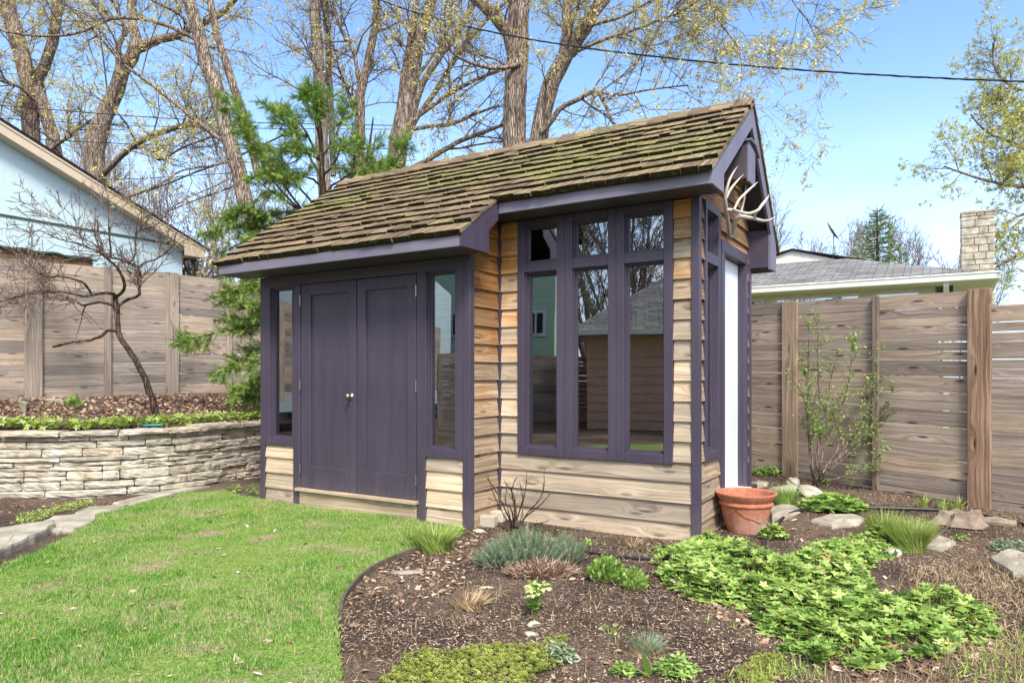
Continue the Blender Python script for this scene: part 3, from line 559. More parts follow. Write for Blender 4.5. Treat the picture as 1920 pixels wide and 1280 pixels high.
LP=[G(*p)[:2] for p in lawn_px]+[(-4.8,4.7),(-5.4,4.2),(-5.2,-1),(-4.5,-3.8),(1.2,-3.8),(.2,1.4),(-.62,2.2)]
LPa=np.array(LP)
# lawn sheet: fine grid clipped to polygon
gx,gy=np.meshgrid(np.arange(-6,1.4,.025),np.arange(-4,8.2,.025)); 
def lz(x,y): return gz(x,y)+.012
cx=(gx[:-1,:-1]+.0125).ravel(); cy=(gy[:-1,:-1]+.0125).ravel(); ok=inpoly(cx,cy,LP)&(poly_dist(cx,cy,WALLP)<-.05)
nx=gx.shape[1]; idx=np.arange(gx.size).reshape(gx.shape); q=np.stack([idx[:-1,:-1],idx[:-1,1:],idx[1:,1:],idx[1:,:-1]],-1).reshape(-1,4)[ok]
used=np.unique(q); mp_=np.full(gx.size,-1); mp_[used]=np.arange(len(used)); vx,vy=gx.ravel()[used],gy.ravel()[used]
m=MB(); m.add(np.stack([vx,vy,lz(vx,vy)],1),mp_[q],np.full(len(q),.5)); tag(m.build('lawn',M['lawn'],smooth=True),kind='structure')
# samplers
def sample(n,P,dpow=0.,d0=3.):
    P=np.array(P); out=[]; tot=0; lo=P.min(0); hi=P.max(0)
    for _ in range(60):
        c=lo+rng.random((n*2,2))*(hi-lo); k=inpoly(c[:,0],c[:,1],[tuple(p) for p in P])
        if dpow: k&=rng.random(len(c))<np.minimum(1,(d0/np.maximum(np.hypot(c[:,0],c[:,1]),.1))**dpow)
        c=c[k]; out.append(c); tot+=len(c)
        if tot>=n: break
    return np.concatenate(out)[:n]
def pxpoly(pts,dz=0.): return [G(a,b,dz)[:2] for a,b in pts]
def on(c,dz=0.): return np.column_stack([c,gz(c[:,0],c[:,1])+dz])
# blade template (unit height, leaning to +x)
BL=np.array([(0,-.5,0),(0,.5,0),(.08,-.4,.5),(.08,.4,.5),(.38,0,1.)]); BLF=[np.array([[0,1,3,2]]),np.array([[2,3,4]])]
def vnoise(x,y,s,seed=0):
    g=np.random.default_rng(seed); k=g.normal(size=(9,2))*s; o=g.random(9)*6.28; return sum(np.sin(x*k[i,0]+y*k[i,1]+o[i]) for i in range(9))/4.2
def blades(m,c,h,w,dz=0.,tilt=.35,rnd=None):
    K=len(c); S=np.stack([h,w,h],1); m.inst(BL,BLF,on(c,dz),rots(K,tilt=tilt),S,rnd)
m=MB(); near=[(-3.0,2.4),(.3,2.4)]+[tuple(p) for p in LP[1:22]]+[(-4.8,4.7),(-4.2,3.6)]
near=[tuple(p) for p in LP[:22]]+[(-4.9,4.6),(-3.4,2.3),(-.6,2.2)]
c=sample(290000,near,1.3,3.); d=vnoise(c[:,0],c[:,1],4.5,3)+.6*vnoise(c[:,0],c[:,1],14,5); keep=rng.random(len(c))<np.clip(.74+.6*d,.06,1); c=c[keep]; d=d[keep]
K=len(c); h=(.014+.016*rng.random(K))*(1+.45*np.clip(d,-1,1.5)); blades(m,c,h,.0023+.0016*rng.random(K),.008,.75)
c=sample(2500,near,1.2,3.); blades(m,c,.035+.02*rng.random(len(c)),np.full(len(c),.004),.008,.5)
tag(m.build('grass',M['grass']),kind='stuff')
m=MB(); c=sample(9000,near,1.1,3.); c=c[vnoise(c[:,0],c[:,1],8,91)>1.0]; P=on(c,.018); ov_=np.array([(0,0,0),(.5,-.4,.05),(1,0,.05),(.5,.4,.05)]); m.inst(ov_,np.array([[0,1,2,3]]),P,rots(len(c),tilt=.5),.010+.012*rng.random(len(c))); tag(m.build('clover',M['fresh']),kind='stuff')
# mulch, chips, dry leaves
BED=[(634,1160),(655,1108),(705,1066),(752,1043),(800,1025),(862,1003),(885,998),(905,975),(938,962),(1300,1000),(1320,960),(1400,890),(1412,870),(1500,895),(1650,915),(1820,935),(1960,945),(2100,1000),(2200,1200),(2150,1420),(640,1420)]
BP=[G(*p)[:2] for p in BED]
chip=np.array([(-.5,-.3,0),(.5,-.22,.05),(.42,.3,.0),(-.45,.25,.08)]); chf=np.array([[0,1,2,3]])
m=MB(); c=sample(80000,BP,1.2,3.2); d=vnoise(c[:,0],c[:,1],3.0,11)+.5*vnoise(c[:,0],c[:,1],9,12); edge=np.exp(-np.abs(poly_dist(c[:,0],c[:,1],np.array(BP[:6])))/.35)
k=rng.random(len(c))<np.clip(.34+.42*d+.9*edge+.5*sstep(c[:,0],1.8,3),.05,1); c=c[k]; K=len(c)
S=np.stack([.008+.022*rng.random(K)**2,.004+.008*rng.random(K),.01*np.ones(K)],1); m.inst(chip,chf,on(c,.006),rots(K,tilt=.3),S)
tag(m.build('mulch_chips',M['chips']),kind='stuff')
m=MB(); c=sample(9000,BP,1.2,3.2); K=len(c); blades(m,c,.02+.05*rng.random(K),.0018+.001*rng.random(K),.004,1.5); 
peb=MB(); 
tag(m.build('dry_stalks',M['straw']),kind='stuff')
# soil crumbs
m=MB(); c=sample(16000,BP,1.2,3.2); K=len(c); ico=np.array([(1,0,0),(-1,0,0),(0,1,0),(0,-1,0),(0,0,1),(0,0,-.6)]); icf=np.array([(0,2,4),(2,1,4),(1,3,4),(3,0,4),(2,0,5),(1,2,5),(3,1,5),(0,3,5)]); m.inst(ico,icf,on(c,.002),rots(K,tilt=.5),.003+.009*rng.random(K)**2.5); tag(m.build('soil_crumbs',M['soil']),kind='stuff')
# curled dry leaf template
th=np.linspace(0,2*np.pi,9)[:-1]; rr=np.array([1,.62,.8,.55,.85,.55,.8,.62]); lt=np.vstack([[0,0,.0],np.stack([rr*np.cos(th),rr*np.sin(th)*.75,.28*np.abs(np.sin(th))+.1*np.cos(2*th)],1)]); lf=np.array([(0,1+i,1+(i+1)%8) for i in range(8)])
def leaves(m,c,s0,s1,dz=.006,tilt=.5,rnd=None): K=len(c); m.inst(lt,lf,on(c,dz),rots(K,tilt=tilt),s0+(s1-s0)*rng.random(K)**1.5,rnd)
UP=[(-9,7.6),(-5.34,7.72),(-4.5,7.85),(-3.85,8.2),(-3.3,9.1),(-2.6,10.7),(-1.8,13.2),(-3.8,13.2),(-5.2,11.1),(-6.3,9.5),(-8.5,6.6)]
m=MB(); leaves(m,sample(15000,UP,0,1),.012,.042,.01,.6); 
leaves(m,sample(520,[BP[i] for i in(0,1,2,3,4,5,6,7)]+[(-.3,4.2)],0),.010,.030,.006)
leaves(m,sample(260,near,1.,3.),.012,.032,.02,.4); leaves(m,sample(330,BP,1.),.012,.035)
leaves(m,sample(500,pxpoly([(1240,1050),(1300,1110),(1440,1130),(1640,1240),(1760,1200),(1880,1170),(1880,1230),(1640,1290),(1420,1200),(1260,1110)])),.012,.035)
LB=[(-9,5.7),(-5.6,5.2),(-4.9,5.9),(-3.9,7.3),(-4.4,7.35),(-5.3,7.2),(-9,6.95)]; leaves(m,sample(900,LB,0),.010,.034); tag(m.build('leaf_litter',M['litter']),kind='stuff'); m=MB(); c=sample(9000,LB,0); K=len(c); m.inst(chip,chf,on(c,.006),rots(K,tilt=.3),np.stack([.008+.022*rng.random(K)**2,.004+.008*rng.random(K),.01*np.ones(K)],1)); tag(m.build('mulch_chips',M['chips']),kind='stuff')
# wooden lawn edging strip
ep=np.array([G(a,b)[:2] for a,b in((639,1158),(642,1136),(662,1104),(705,1068),(752,1046),(790,1032))]); q=smoothpath(np.column_stack([ep,np.zeros(len(ep))]),30)[:,:2]
t=np.gradient(q,axis=0); t/=np.linalg.norm(t,axis=1)[:,None]; nn=np.stack([-t[:,1],t[:,0]],1); z=gz(q[:,0],q[:,1]); m=MB()
for i in range(len(q)-1):
    a,b=q[i],q[i+1]; na,nb_=nn[i]*.009,nn[i+1]*.009; z0=-.05; za,zb_=z[i]+.042,z[i+1]+.042
    m.hexa([np.append(a-na,z0),np.append(b-nb_,z0),np.append(b+nb_,z0),np.append(a+na,z0),np.append(a-na,za),np.append(b-nb_,zb_),np.append(b+nb_,zb_),np.append(a+na,za)],.4)
tagm(m,'lawn_edging','edgewood','thin curved strip of weathered wood edging between lawn and soil bed','edging')
# ================================================================== STONE WALL
arc=np.concatenate([[0],np.cumsum(np.linalg.norm(np.diff(WALLP,axis=0),axis=1))]); SW=smoothpath(np.column_stack([WALLP,np.zeros(len(WALLP))]),400)[:,:2]; al=np.concatenate([[0],np.cumsum(np.linalg.norm(np.diff(SW,axis=0),axis=1))])
tg=np.gradient(SW,axis=0); tg/=np.linalg.norm(tg,axis=1)[:,None]; nl=np.stack([-tg[:,1],tg[:,0]],1)
def wmap(a,d,z): 
    x=np.interp(a,al,SW[:,0]); y=np.interp(a,al,SW[:,1]); nx_=np.interp(a,al,nl[:,0]); ny_=np.interp(a,al,nl[:,1]); return np.stack([x+nx_*d,y+ny_*d,z],-1)
def boxgrid(nx_,ny_,nz_):
    vs={};fs=[]
    def vid(p): return vs.setdefault(p,len(vs))
    for ax in range(3):
        N=(nx_,ny_,nz_); a,b=[(1,2),(2,0),(0,1)][ax]
        for sd in(0,N[ax]):
            for i in range(N[a]):
                for j in range(N[b]):
                    c=[]
                    for di,dj in((0,0),(1,0),(1,1),(0,1)):
                        p=[0,0,0]; p[ax]=sd; p[a]=i+di; p[b]=j+dj; c.append(vid(tuple(p)))
                    fs.append(c if sd else c[::-1])
    P=np.array(list(vs.keys()),float)/np.array([nx_,ny_,nz_])*2-1; return P,np.array(fs)
BGp,BGf=boxgrid(9,3,4)
def stone(m,a0,a1,z0,z1,d0,d1,seed):
    g=np.random.default_rng(seed); p=BGp.copy(); L,H=a1-a0,z1-z0
    ca=np.clip(np.abs(p),0,1); rx=.5*min(1,.05/L*2); 
    # round corners in the a-z plane
    sx=np.sign(p[:,0]); sz=np.sign(p[:,2]); sy=np.sign(p[:,1])
    cut=g.uniform(.03,.38,4)*(g.random(4)<.7); ci=(sx>0).astype(int)*2+(sz>0).astype(int)
    e=np.clip((np.abs(p[:,0])-.78)/.22,0,1); p[:,2]*=1-cut[ci]*.55*e**1.5
    e=np.clip((np.abs(p[:,2])-.5)/.5,0,1); p[:,0]*=1-.05*e*min(1,.25/L)
    e=(np.maximum(np.abs(p[:,0])**6,np.abs(p[:,2])**4)); p[:,1]-=np.where(p[:,1]<0,-1,0)*.09*e
    k=g.normal(size=(6,3))*np.array([3.5*L/.3,2,3]); o=g.random(6)*6
    nz_=sum(np.sin(p@k[i]+o[i]) for i in range(6))/4
    A=(a0+a1)/2+p[:,0]*L/2*.992; Z=(z0+z1)/2+p[:,2]*H/2*.975+nz_*.0045+np.sin(p[:,0]*2+o[0])*.003; D=(d0+d1)/2+p[:,1]*(d1-d0)/2; D=D-np.where(p[:,1]<-.2,1,0)*(nz_*.010+g.normal(0,.0035,len(p)))
    m.add(wmap(A,D,Z),BGf,np.full(len(BGf),g.random()))
sw=empty('stone_retaining_wall','curving dry-stacked limestone retaining wall holding the raised leaf-covered bed','stone wall',(-5.34,7.37,0)); SWo=np.array(sw.location)
m=MB(); a0=al[np.argmin(np.hypot(SW[:,0]+12,SW[:,1]-6.6))]; a1=al[np.argmin(np.hypot(SW[:,0]+2.6,SW[:,1]-10.7))]; WA0,WA1=a0,a1
z=-.05; hs=[]; seed=100
while z<.62: h=random.choice([.05,.06,.075,.09,.105]); h=min(h,.645-z) if z+h>.6 else h; hs.append((z,z+h)); z+=h
top=hs[-1][1]
for ci_,(z0,z1) in enumerate(hs):
    a=a0-random.random()*.3
    while a<a1:
        L=random.uniform(.2,.72)*(1.1 if z1-z0<.085 else .8); st=random.uniform(-.02,.02)
        if z1-z0>.09 and random.random()<.35 and ci_>0:
            zm=z0+(z1-z0)*random.uniform(.4,.6); stone(m,a+.003,a+L-.003,z0,zm-.002,-.01-st,.2,seed); stone(m,a+.003,a+L-.003,zm+.002,z1-.001,.0+st,.2,seed+1); seed+=2
        else: stone(m,a+.003,a+L-.003,z0+random.uniform(-.004,.004),z1-.004+random.uniform(-.004,.004),-.01+st+(.03*z0/.6),.2,seed); seed+=1
        a+=L
for q in m.v: q-=SWo
wl=m.build('stacked_stones',M['stone'],sw)
# dark core behind the stones
m=MB(); na=120; aa=np.linspace(a0,a1,na); 
for i in range(na-1):
    P=[wmap(np.array([x]),y,np.array([zz]))[0]-SWo for zz in(-.1,.60) for x,y in((aa[i],.045),(aa[i+1],.045),(aa[i+1],.25),(aa[i],.25))]; m.hexa(P,.2)
m.build('wall_core',M['soil'],sw)
a=a0
while a<a1:
    L=random.uniform(.35,.75); m=MB(); stone(m,a+.004,a+L-.004,top+.001,top+random.uniform(.05,.075),-.05+random.uniform(-.02,.02),.27,seed); seed+=1
    for q in m.v: q-=SWo
    m.build('cap_stone',M['stone'],sw); a+=L
# ================================================================== FENCES
def fence(name,label,P0,dr,k0,k1,zb,zt,widths,posts,wmat,pmat,faceside,boardthick=.024,splits=()):
    P0=np.array([P0[0],P0[1],0.]); d=np.array([dr[0],dr[1],0.]); n=np.array([dr[1],-dr[0],0.])*faceside
    base=P0+d*(k0+k1)/2; zmid=zb((k0+k1)/2); e=empty(name,label,'fence',(base[0],base[1],zmid)); E_=np.array(e.location)
    ks=sorted(set([k0,k1]+[p[0] for p in posts if k0<p[0]<k1]))
    for a,b in zip(ks[:-1],ks[1:]):
        m=MB(); zz=zt((a+b)/2); i=0
        while True:
            w=widths[i%len(widths)]; g=random.uniform(.004,.009); zl=zz-w
            lo=max(zb(a),zb(b))+.01
            if zl<lo: zl=lo-.02
            if zz-zl>.03:
                j=random.uniform(-.004,.004); dz=[random.uniform(-.004,.004) for _ in range(2)]; dn=random.uniform(-.002,.002)
                def Q(k,dd,z_): q=P0+d*k+n*dd; return np.array([q[0],q[1],z_])-E_
                za=zt(a)-zt((a+b)/2); zc=zt(b)-zt((a+b)/2)
                m.hexa([Q(a,dn,zl+za+dz[0]),Q(b,dn,zl+zc+dz[1]),Q(b,dn+boardthick,zl+zc+dz[1]),Q(a,dn+boardthick,zl+za+dz[0]),Q(a,dn,zz+za+dz[0]),Q(b,dn,zz+zc+dz[1]),Q(b,dn+boardthick,zz+zc+dz[1]),Q(a,dn+boardthick,zz+za+dz[0])])
            zz=zl-g; i+=1
            if zl<=lo+.001 or i>30: break
        m.build('board_panel',M[wmat],e)
    for k,w,t,xt in posts:
        m=MB(); q=P0+d*k; c0=np.array([q[0],q[1],zb(k)-.15])-E_-d*w/2+n*(boardthick+.003)
        m.box(c0,d*w,n*t,Zv*(zt(k)-zb(k)+.15+xt)); m.build('post',M[pmat if k==0 or pmat!='postR' else 'postG'],e,bevel=.004)
    return e
dR=(-.629,.777); PR=(4.389,6.6)
gR=lambda k: float(gz(PR[0]+dR[0]*k,PR[1]+dR[1]*k))
WR=[.145,.082,.080,.148,.082,.082,.150,.155,.158,.152,.155,.155,.16]
fence('wooden_fence','taller brown horizontal board fence between the shed and the widest reddish post',PR,dR,.0,6.6,gR,lambda k:2.085+.028*k,WR,[(0.,.19,.05,.012),(.94,.06,.045,.005),(1.89,.18,.04,.0),(2.84,.06,.04,0),(3.78,.18,.04,0),(4.72,.06,.04,0),(5.67,.18,.04,0)],'fenceR','postR',-1)
PR2=(PR[0]-.02,PR[1]-.02)
fence('wooden_fence','lower stretch of brown board fence right of the widest reddish post',PR2,dR,-4.2,-.09,gR,lambda k:1.93+.01*k,[.15,.08,.08,.155,.085,.082,.15,.155,.15,.155],[(-1.9,.18,.05,.01),(-.95,.06,.045,0),(-2.85,.06,.045,0),(-3.8,.18,.05,0)],'fenceR','postR',-1)
dL=(.595,.804); PL=(-5.27,10.9)
gL=lambda k: .985
fence('wooden_fence','tan horizontal board fence behind the raised bed and small bare tree on the left',PL,dL,-11.2,3.8,gL,lambda k:2.875+.03*min(k,0),[.145,.085,.105,.15,.115,.115,.15,.15,.15,.15,.15,.15,.15],[(0.,.19,.05,.012),(-.94,.085,.045,.0),(-1.875,.2,.05,.012),(-2.8,.085,.045,0),(-3.75,.2,.05,0),(-5.6,.2,.05,0),(-7.5,.2,.05,0),(-9.3,.2,.05,0),(.96,.085,.045,0),(1.9,.19,.05,0),(2.85,.085,.045,0),(3.75,.19,.05,0)],'fenceL','fenceL',1)
# ================================================================== TREES
def spawn(P,R,N,tmin,tmax,amin,amax,L0,L1,n=6,wig=.12,up=.25,rr=.55,w=None,bias=None,droop=0.,tipr=.25,flat=1.):
    B,k,_=P.shape
    wt=(np.linalg.norm(np.diff(P,axis=1),axis=2).sum(1) if w is None else w); i=rng.choice(B,N,p=wt/wt.sum()); t=tmin+(tmax-tmin)*rng.random(N); x=t*(k-1); a=np.minimum(x.astype(int),k-2); u=(x-a)[:,None]
    p0=P[i,a]*(1-u)+P[i,a+1]*u; r0=(R[i,a]*(1-u[:,0])+R[i,a+1]*u[:,0]); T=P[i,a+1]-P[i,a]; T/=np.maximum(np.linalg.norm(T,axis=1,keepdims=True),1e-9)
    rv=rng.normal(size=(N,3))*[1,1,flat]; pr=rv-(rv*T).sum(1,keepdims=True)*T; pr/=np.linalg.norm(pr,axis=1,keepdims=True); an_=np.radians(amin+(amax-amin)*rng.random(N))[:,None]
    D=T*np.cos(an_)+pr*np.sin(an_); D[:,2]+=up
    if bias is not None: D+=np.asarray(bias)
    D/=np.linalg.norm(D,axis=1,keepdims=True); L=(L0+(L1-L0)*rng.random(N))*(1-.45*t); st=L/(n-1)
    Q=np.zeros((N,n,3)); Q[:,0]=p0; d=D.copy()
    for s in range(1,n):
        d=d+rng.normal(0,wig,(N,3)); d[:,2]-=droop; d/=np.linalg.norm(d,axis=1,keepdims=True); Q[:,s]=Q[:,s-1]+d*st[:,None]
    rb=np.minimum(r0*rr,.008+L*.008); rad=rb[:,None]*np.linspace(1,tipr,n)[None]
    return Q,rad
def pathw(pts,Y0,Y1=None,n=16,jit=.0):
    Y1=Y0 if Y1 is None else Y1; k=len(pts); out=[]
    for i,(a,b,w) in enumerate(pts):
        Y=Y0+(Y1-Y0)*i/max(k-1,1); out.append(W(a,b,Y)+(w/2/F*Y,))
    Q=smoothpath(np.array(out),n); Q[1:-1,:3]+=rng.normal(0,jit,(n-2,3))*Q[1:-1,3:4]; return Q[:,:3],np.maximum(Q[:,3]*.9,.002)
TASS=np.array([(0,-.5,0),(.5,-.35,-.1),(1,0,-.35),(.5,.35,-.1),(0,.5,0)]); TASF=[np.array([[0,1,3,4]]),np.array([[1,2,3]])]
def tassels(m,P,per,s0,s1,spread=.05,wd=.38):
    K=len(P)*per; c=np.repeat(P,per,0)+rng.normal(0,spread,(K,3)); S=s0+(s1-s0)*rng.random(K); m.inst(TASS,TASF,c,rots(K,tilt=1.0),np.stack([S,S*wd,S],1))
def tree(name,label,group,limbs,l1=60,l2=420,l3=2600,bud=1.0,budm='bud',barkm='bark',twigm='twig',L=(1.2,2.6),cat='tree',loc=None,up=.25,tw=(.18,.5),bs=(.035,.075),darklimbs=()):
    P=[];R=[]
    for pts,Y0,Y1 in limbs: a,b=pathw(pts,Y0,Y1,16,.07); P.append(a); R.append(b)
    P=np.array(P); R=np.array(R); base=P[0,0].copy(); e=empty(name,label,cat,tuple(base),0,group)
    m=MB(); m.tubes(P-base,R,14,rnd=np.linspace(0,1,len(P))); 
    m.build('trunk',M[barkm],e,smooth=True)
    wl_=np.linalg.norm(np.diff(P,axis=1),axis=2).sum(1); wl_=wl_*(.4+ (R.mean(1)<.1)*1.2)
    Q1,R1=spawn(P,R,l1,.25,1.,30,75,L[0],L[1],8,.16,up,.5,wl_); Q2,R2=spawn(Q1,R1,l2,.15,1.,25,65,.5,1.25,7,.16,.12,.55); Q3,R3=spawn(np.concatenate([Q2[:,:7],Q1[:,1:]]),np.concatenate([R2[:,:7],R1[:,1:]]),l3,.1,1.,25,70,tw[0],tw[1],5,.2,.1,.6,tipr=.4)
    m=MB(); m.tubes(Q1-base,R1,5); m.tubes(Q2-base,R2,4); m.tubes(Q3-base,np.maximum(R3,.0028),3); m.build('crown',M[twigm],e,smooth=True)
    if bud:
        N=int(len(Q3)*bud); i=rng.choice(len(Q3),N); pp=Q3[i,rng.integers(2,5,N)]; m=MB(); tassels(m,pp-base,4,bs[0],bs[1],.022); m.build('leaf_buds',M[budm],e)
    return e
G1='big budding trees behind the fence and the shed'
tree('maple_tree','thick rough-barked tree with three leaning trunks rising behind the blue house at the far left',G1,[
 ([(62,330,34),(58,292,34),(57,201,33),(50,134,32),(30,67,31),(13,0,30),(0,-90,26)],19,19),([(62,170,22),(75,140,22),(87,117,21),(101,67,21),(108,0,20),(120,-80,18)],19,18.5),([(112,350,27),(107,312,27),(97,252,25),(77,185,24),(66,150,22)],19,19),
 ([(66,190,8),(40,165,7),(0,150,6),(-40,120,5)],18.5,17.5),([(84,290,8),(120,262,7),(150,240,6),(170,225,4)],19,18)],48,300,2000,1.6)
tree('maple_tree','forked tree with an arching low limb just left of the tall leaning trunk',G1,[
 ([(184,380,38),(178,292,36),(191,235,34),(215,175,31),(235,128,28),(256,92,25),(249,50,19),(249,-20,17),(262,-80,14)],17,17),([(256,92,20),(275,84,19),(296,74,17),(336,64,16),(370,47,14),(403,34,13),(440,0,11),(470,-40,9)],17,16.2),
 ([(222,160,12),(221,125,11),(224,80,11),(236,62,9),(225,30,7),(205,-10,6)],17,17.5),([(190,335,14),(201,319,13),(235,285,12),(269,262,12),(322,242,11),(363,235,9),(395,250,6),(408,290,4)],17,15.5),
 ([(262,262,6),(300,300,5),(330,283,5),(380,262,4),(430,250,3)],16.5,15)],52,330,2200,1.7)
tree('elm_tree','tall straight grey-brown trunk leaning left, rising between the blue house and the evergreen',G1,[
 ([(470,420,34),(460,386,33),(447,319,32),(423,235,31),(396,141,29),(373,67,27),(353,0,25),(335,-80,22)],13,13),([(484,330,16),(470,269,17),(447,188,17),(427,134,17),(413,84,15),(400,34,14),(393,-10,13),(385,-70,11)],13.4,13.4),
 ([(423,269,8),(370,228,8),(312,181,7),(275,151,7),(235,124,6),(202,87,6),(168,50,5),(121,3,4),(90,-40,3)],13,12.4),([(366,74,8),(319,50,8),(269,37,7),(208,35,7),(161,57,6),(118,67,6),(67,67,5),(0,57,4),(-50,40,3)],13,12),([(359,60,7),(340,30,7),(319,17,6),(285,0,6),(250,-40,5)],13,12.5),
 ([(440,300,5),(400,310,5),(340,320,4),(300,345,4),(230,372,3)],13,12.2),([(430,335,3),(396,352,3),(350,372,2.5),(300,405,2)],13,12.2)],36,220,1500,1.1,darklimbs=(1,))
tree('ash_tree','pale straight trunk with a dark twin stem standing directly behind the evergreen',G1,[
 ([(612,400,28),(606,330,27),(601,175,25),(595,101,24),(591,0,23),(588,-80,22)],14.5,14.5),([(625,330,12),(622,250,13),(618,168,14),(615,67,13),(606,-20,12)],14.9,14.9)],14,90,600,.7,barkm='barkgrey')
tree('elm_tree','slender double trunk between the evergreen top and the many-stemmed tree',G1,[
 ([(670,400,30),(674,319,26),(674,235,22),(677,168,20),(690,118,18),(700,67,16),(707,0,15),(712,-70,13)],14.5,14.5),([(676,170,11),(671,144,9),(664,101,8),(645,67,7),(625,20,6),(612,-30,5)],14.5,14.2)],22,140,900,.6,barkm='bark')
tree('silver_maple_tree','many-stemmed tree with fanning branches above the middle of the shed roof',G1,[
 ([(738,380,44),(740,319,42),(746,260,38),(752,215,24),(758,150,18),(765,100,15),(773,50,14),(781,0,13),(790,-60,11)],14.5,14.5),([(752,270,30),(761,202,26),(774,151,26),(784,84,25),(798,34,24),(808,0,23),(820,-60,20)],14.4,14.4),
 ([(762,260,20),(774,215,15),(791,161,14),(828,101,14),(858,60,13),(882,17,12),(892,0,11),(910,-40,9)],14.5,13.9),([(766,250,14),(781,222,11),(815,175,11),(848,118,10),(882,74,9),(915,34,8),(952,0,7),(980,-40,5)],14.4,13.8),
 ([(785,217,9),(841,178,9),(895,148,8),(942,131,7),(985,120,4)],14.3,13.6),([(760,322,12),(791,306,11),(855,269,10),(895,252,9),(942,235,7),(980,222,4)],14.3,13.6),([(776,242,9),(800,238,8),(848,232,8),(895,212,6),(936,198,4)],14.3,13.8),
 ([(770,160,8),(800,120,7),(838,60,7),(845,20,6),(850,-40,5)],14.6,15)],45,280,1500,.4)
tree('oak_tree','massive twin-trunked tree with deeply ridged bark directly behind the roof ridge',G1,[
 ([(968,330,52),(967,269,49),(966,202,47),(967,134,46),(972,67,44),(976,0,42),(980,-80,36)],12.5,12.5),([(966,110,34),(952,60,31),(929,30,28),(902,7,26),(870,-30,22),(840,-80,18)],12.5,12.2),
 ([(1004,330,40),(1009,262,38),(1020,202,36),(1040,141,35),(1067,94,32),(1093,57,29),(1117,20,26),(1150,-20,22),(1200,-70,15)],12.5,12.1),([(1056,120,22),(1060,95,22),(1064,34,20),(1063,0,19),(1060,-70,16)],12.6,12.8),
 ([(1015,250,12),(1030,232,12),(1053,202,11),(1087,185,10),(1117,171,9),(1137,202,7),(1150,232,5)],12.3,11.6),([(1117,172,6),(1160,178,5),(1220,168,4),(1290,160,3)],11.6,11.2),([(1085,95,8),(1130,75,7),(1180,60,6),(1230,40,5),(1290,15,4),(1330,-20,3)],12.2,11.2),
 ([(1320,-60,5),(1331,0,4.2),(1345,35,3.6),(1357,52,3.2),(1384,94,2.6),(1391,134,1.8),(1385,185,1.2)],11.,10.8),([(1470,-50,3.5),(1485,0,3),(1515,40,2.6),(1539,84,2.2),(1565,97,1.6),(1582,118,1.)],11.,10.6),([(975,120,10),(940,128,9),(890,120,8),(850,100,6),(820,60,5)],12.3,11.8),
 ([(1100,50,7),(1170,30,6),(1240,-10,6),(1340,-60,5),(1470,-70,4)],12.1,11)],95,640,4600,1.15,L=(1.0,2.2))
tree('linden_tree','leafing yellow-green tree reaching in from the right edge behind the stone chimney',None,[
 ([(2090,760,60),(2080,500,56),(2075,250,50),(2060,0,40),(2050,-150,30)],20,20),([(2075,400,16),(1990,360,10),(1920,351,7),(1868,343,6),(1818,329,5),(1770,312,3)],19.5,18.5),([(2075,300,16),(1990,290,10),(1920,279,7),(1885,262,6),(1851,249,5),(1820,215,3)],19.5,18.8),([(2075,280,14),(1990,230,9),(1920,212,6),(1885,208,5),(1875,188,4),(1890,165,3)],20,19),
 ([(2070,200,14),(1980,180,9),(1920,170,6),(1895,161,5),(1865,128,4),(1862,80,3)],20,19.5),([(2085,480,16),(1990,430,10),(1930,400,7),(1880,420,4)],19.5,19),([(2080,420,12),(1960,470,9),(1905,480,6),(1870,500,4)],20,19)],110,700,4200,1.9,'budgreen',L=(.8,1.9),up=.1,bs=(.05,.10))
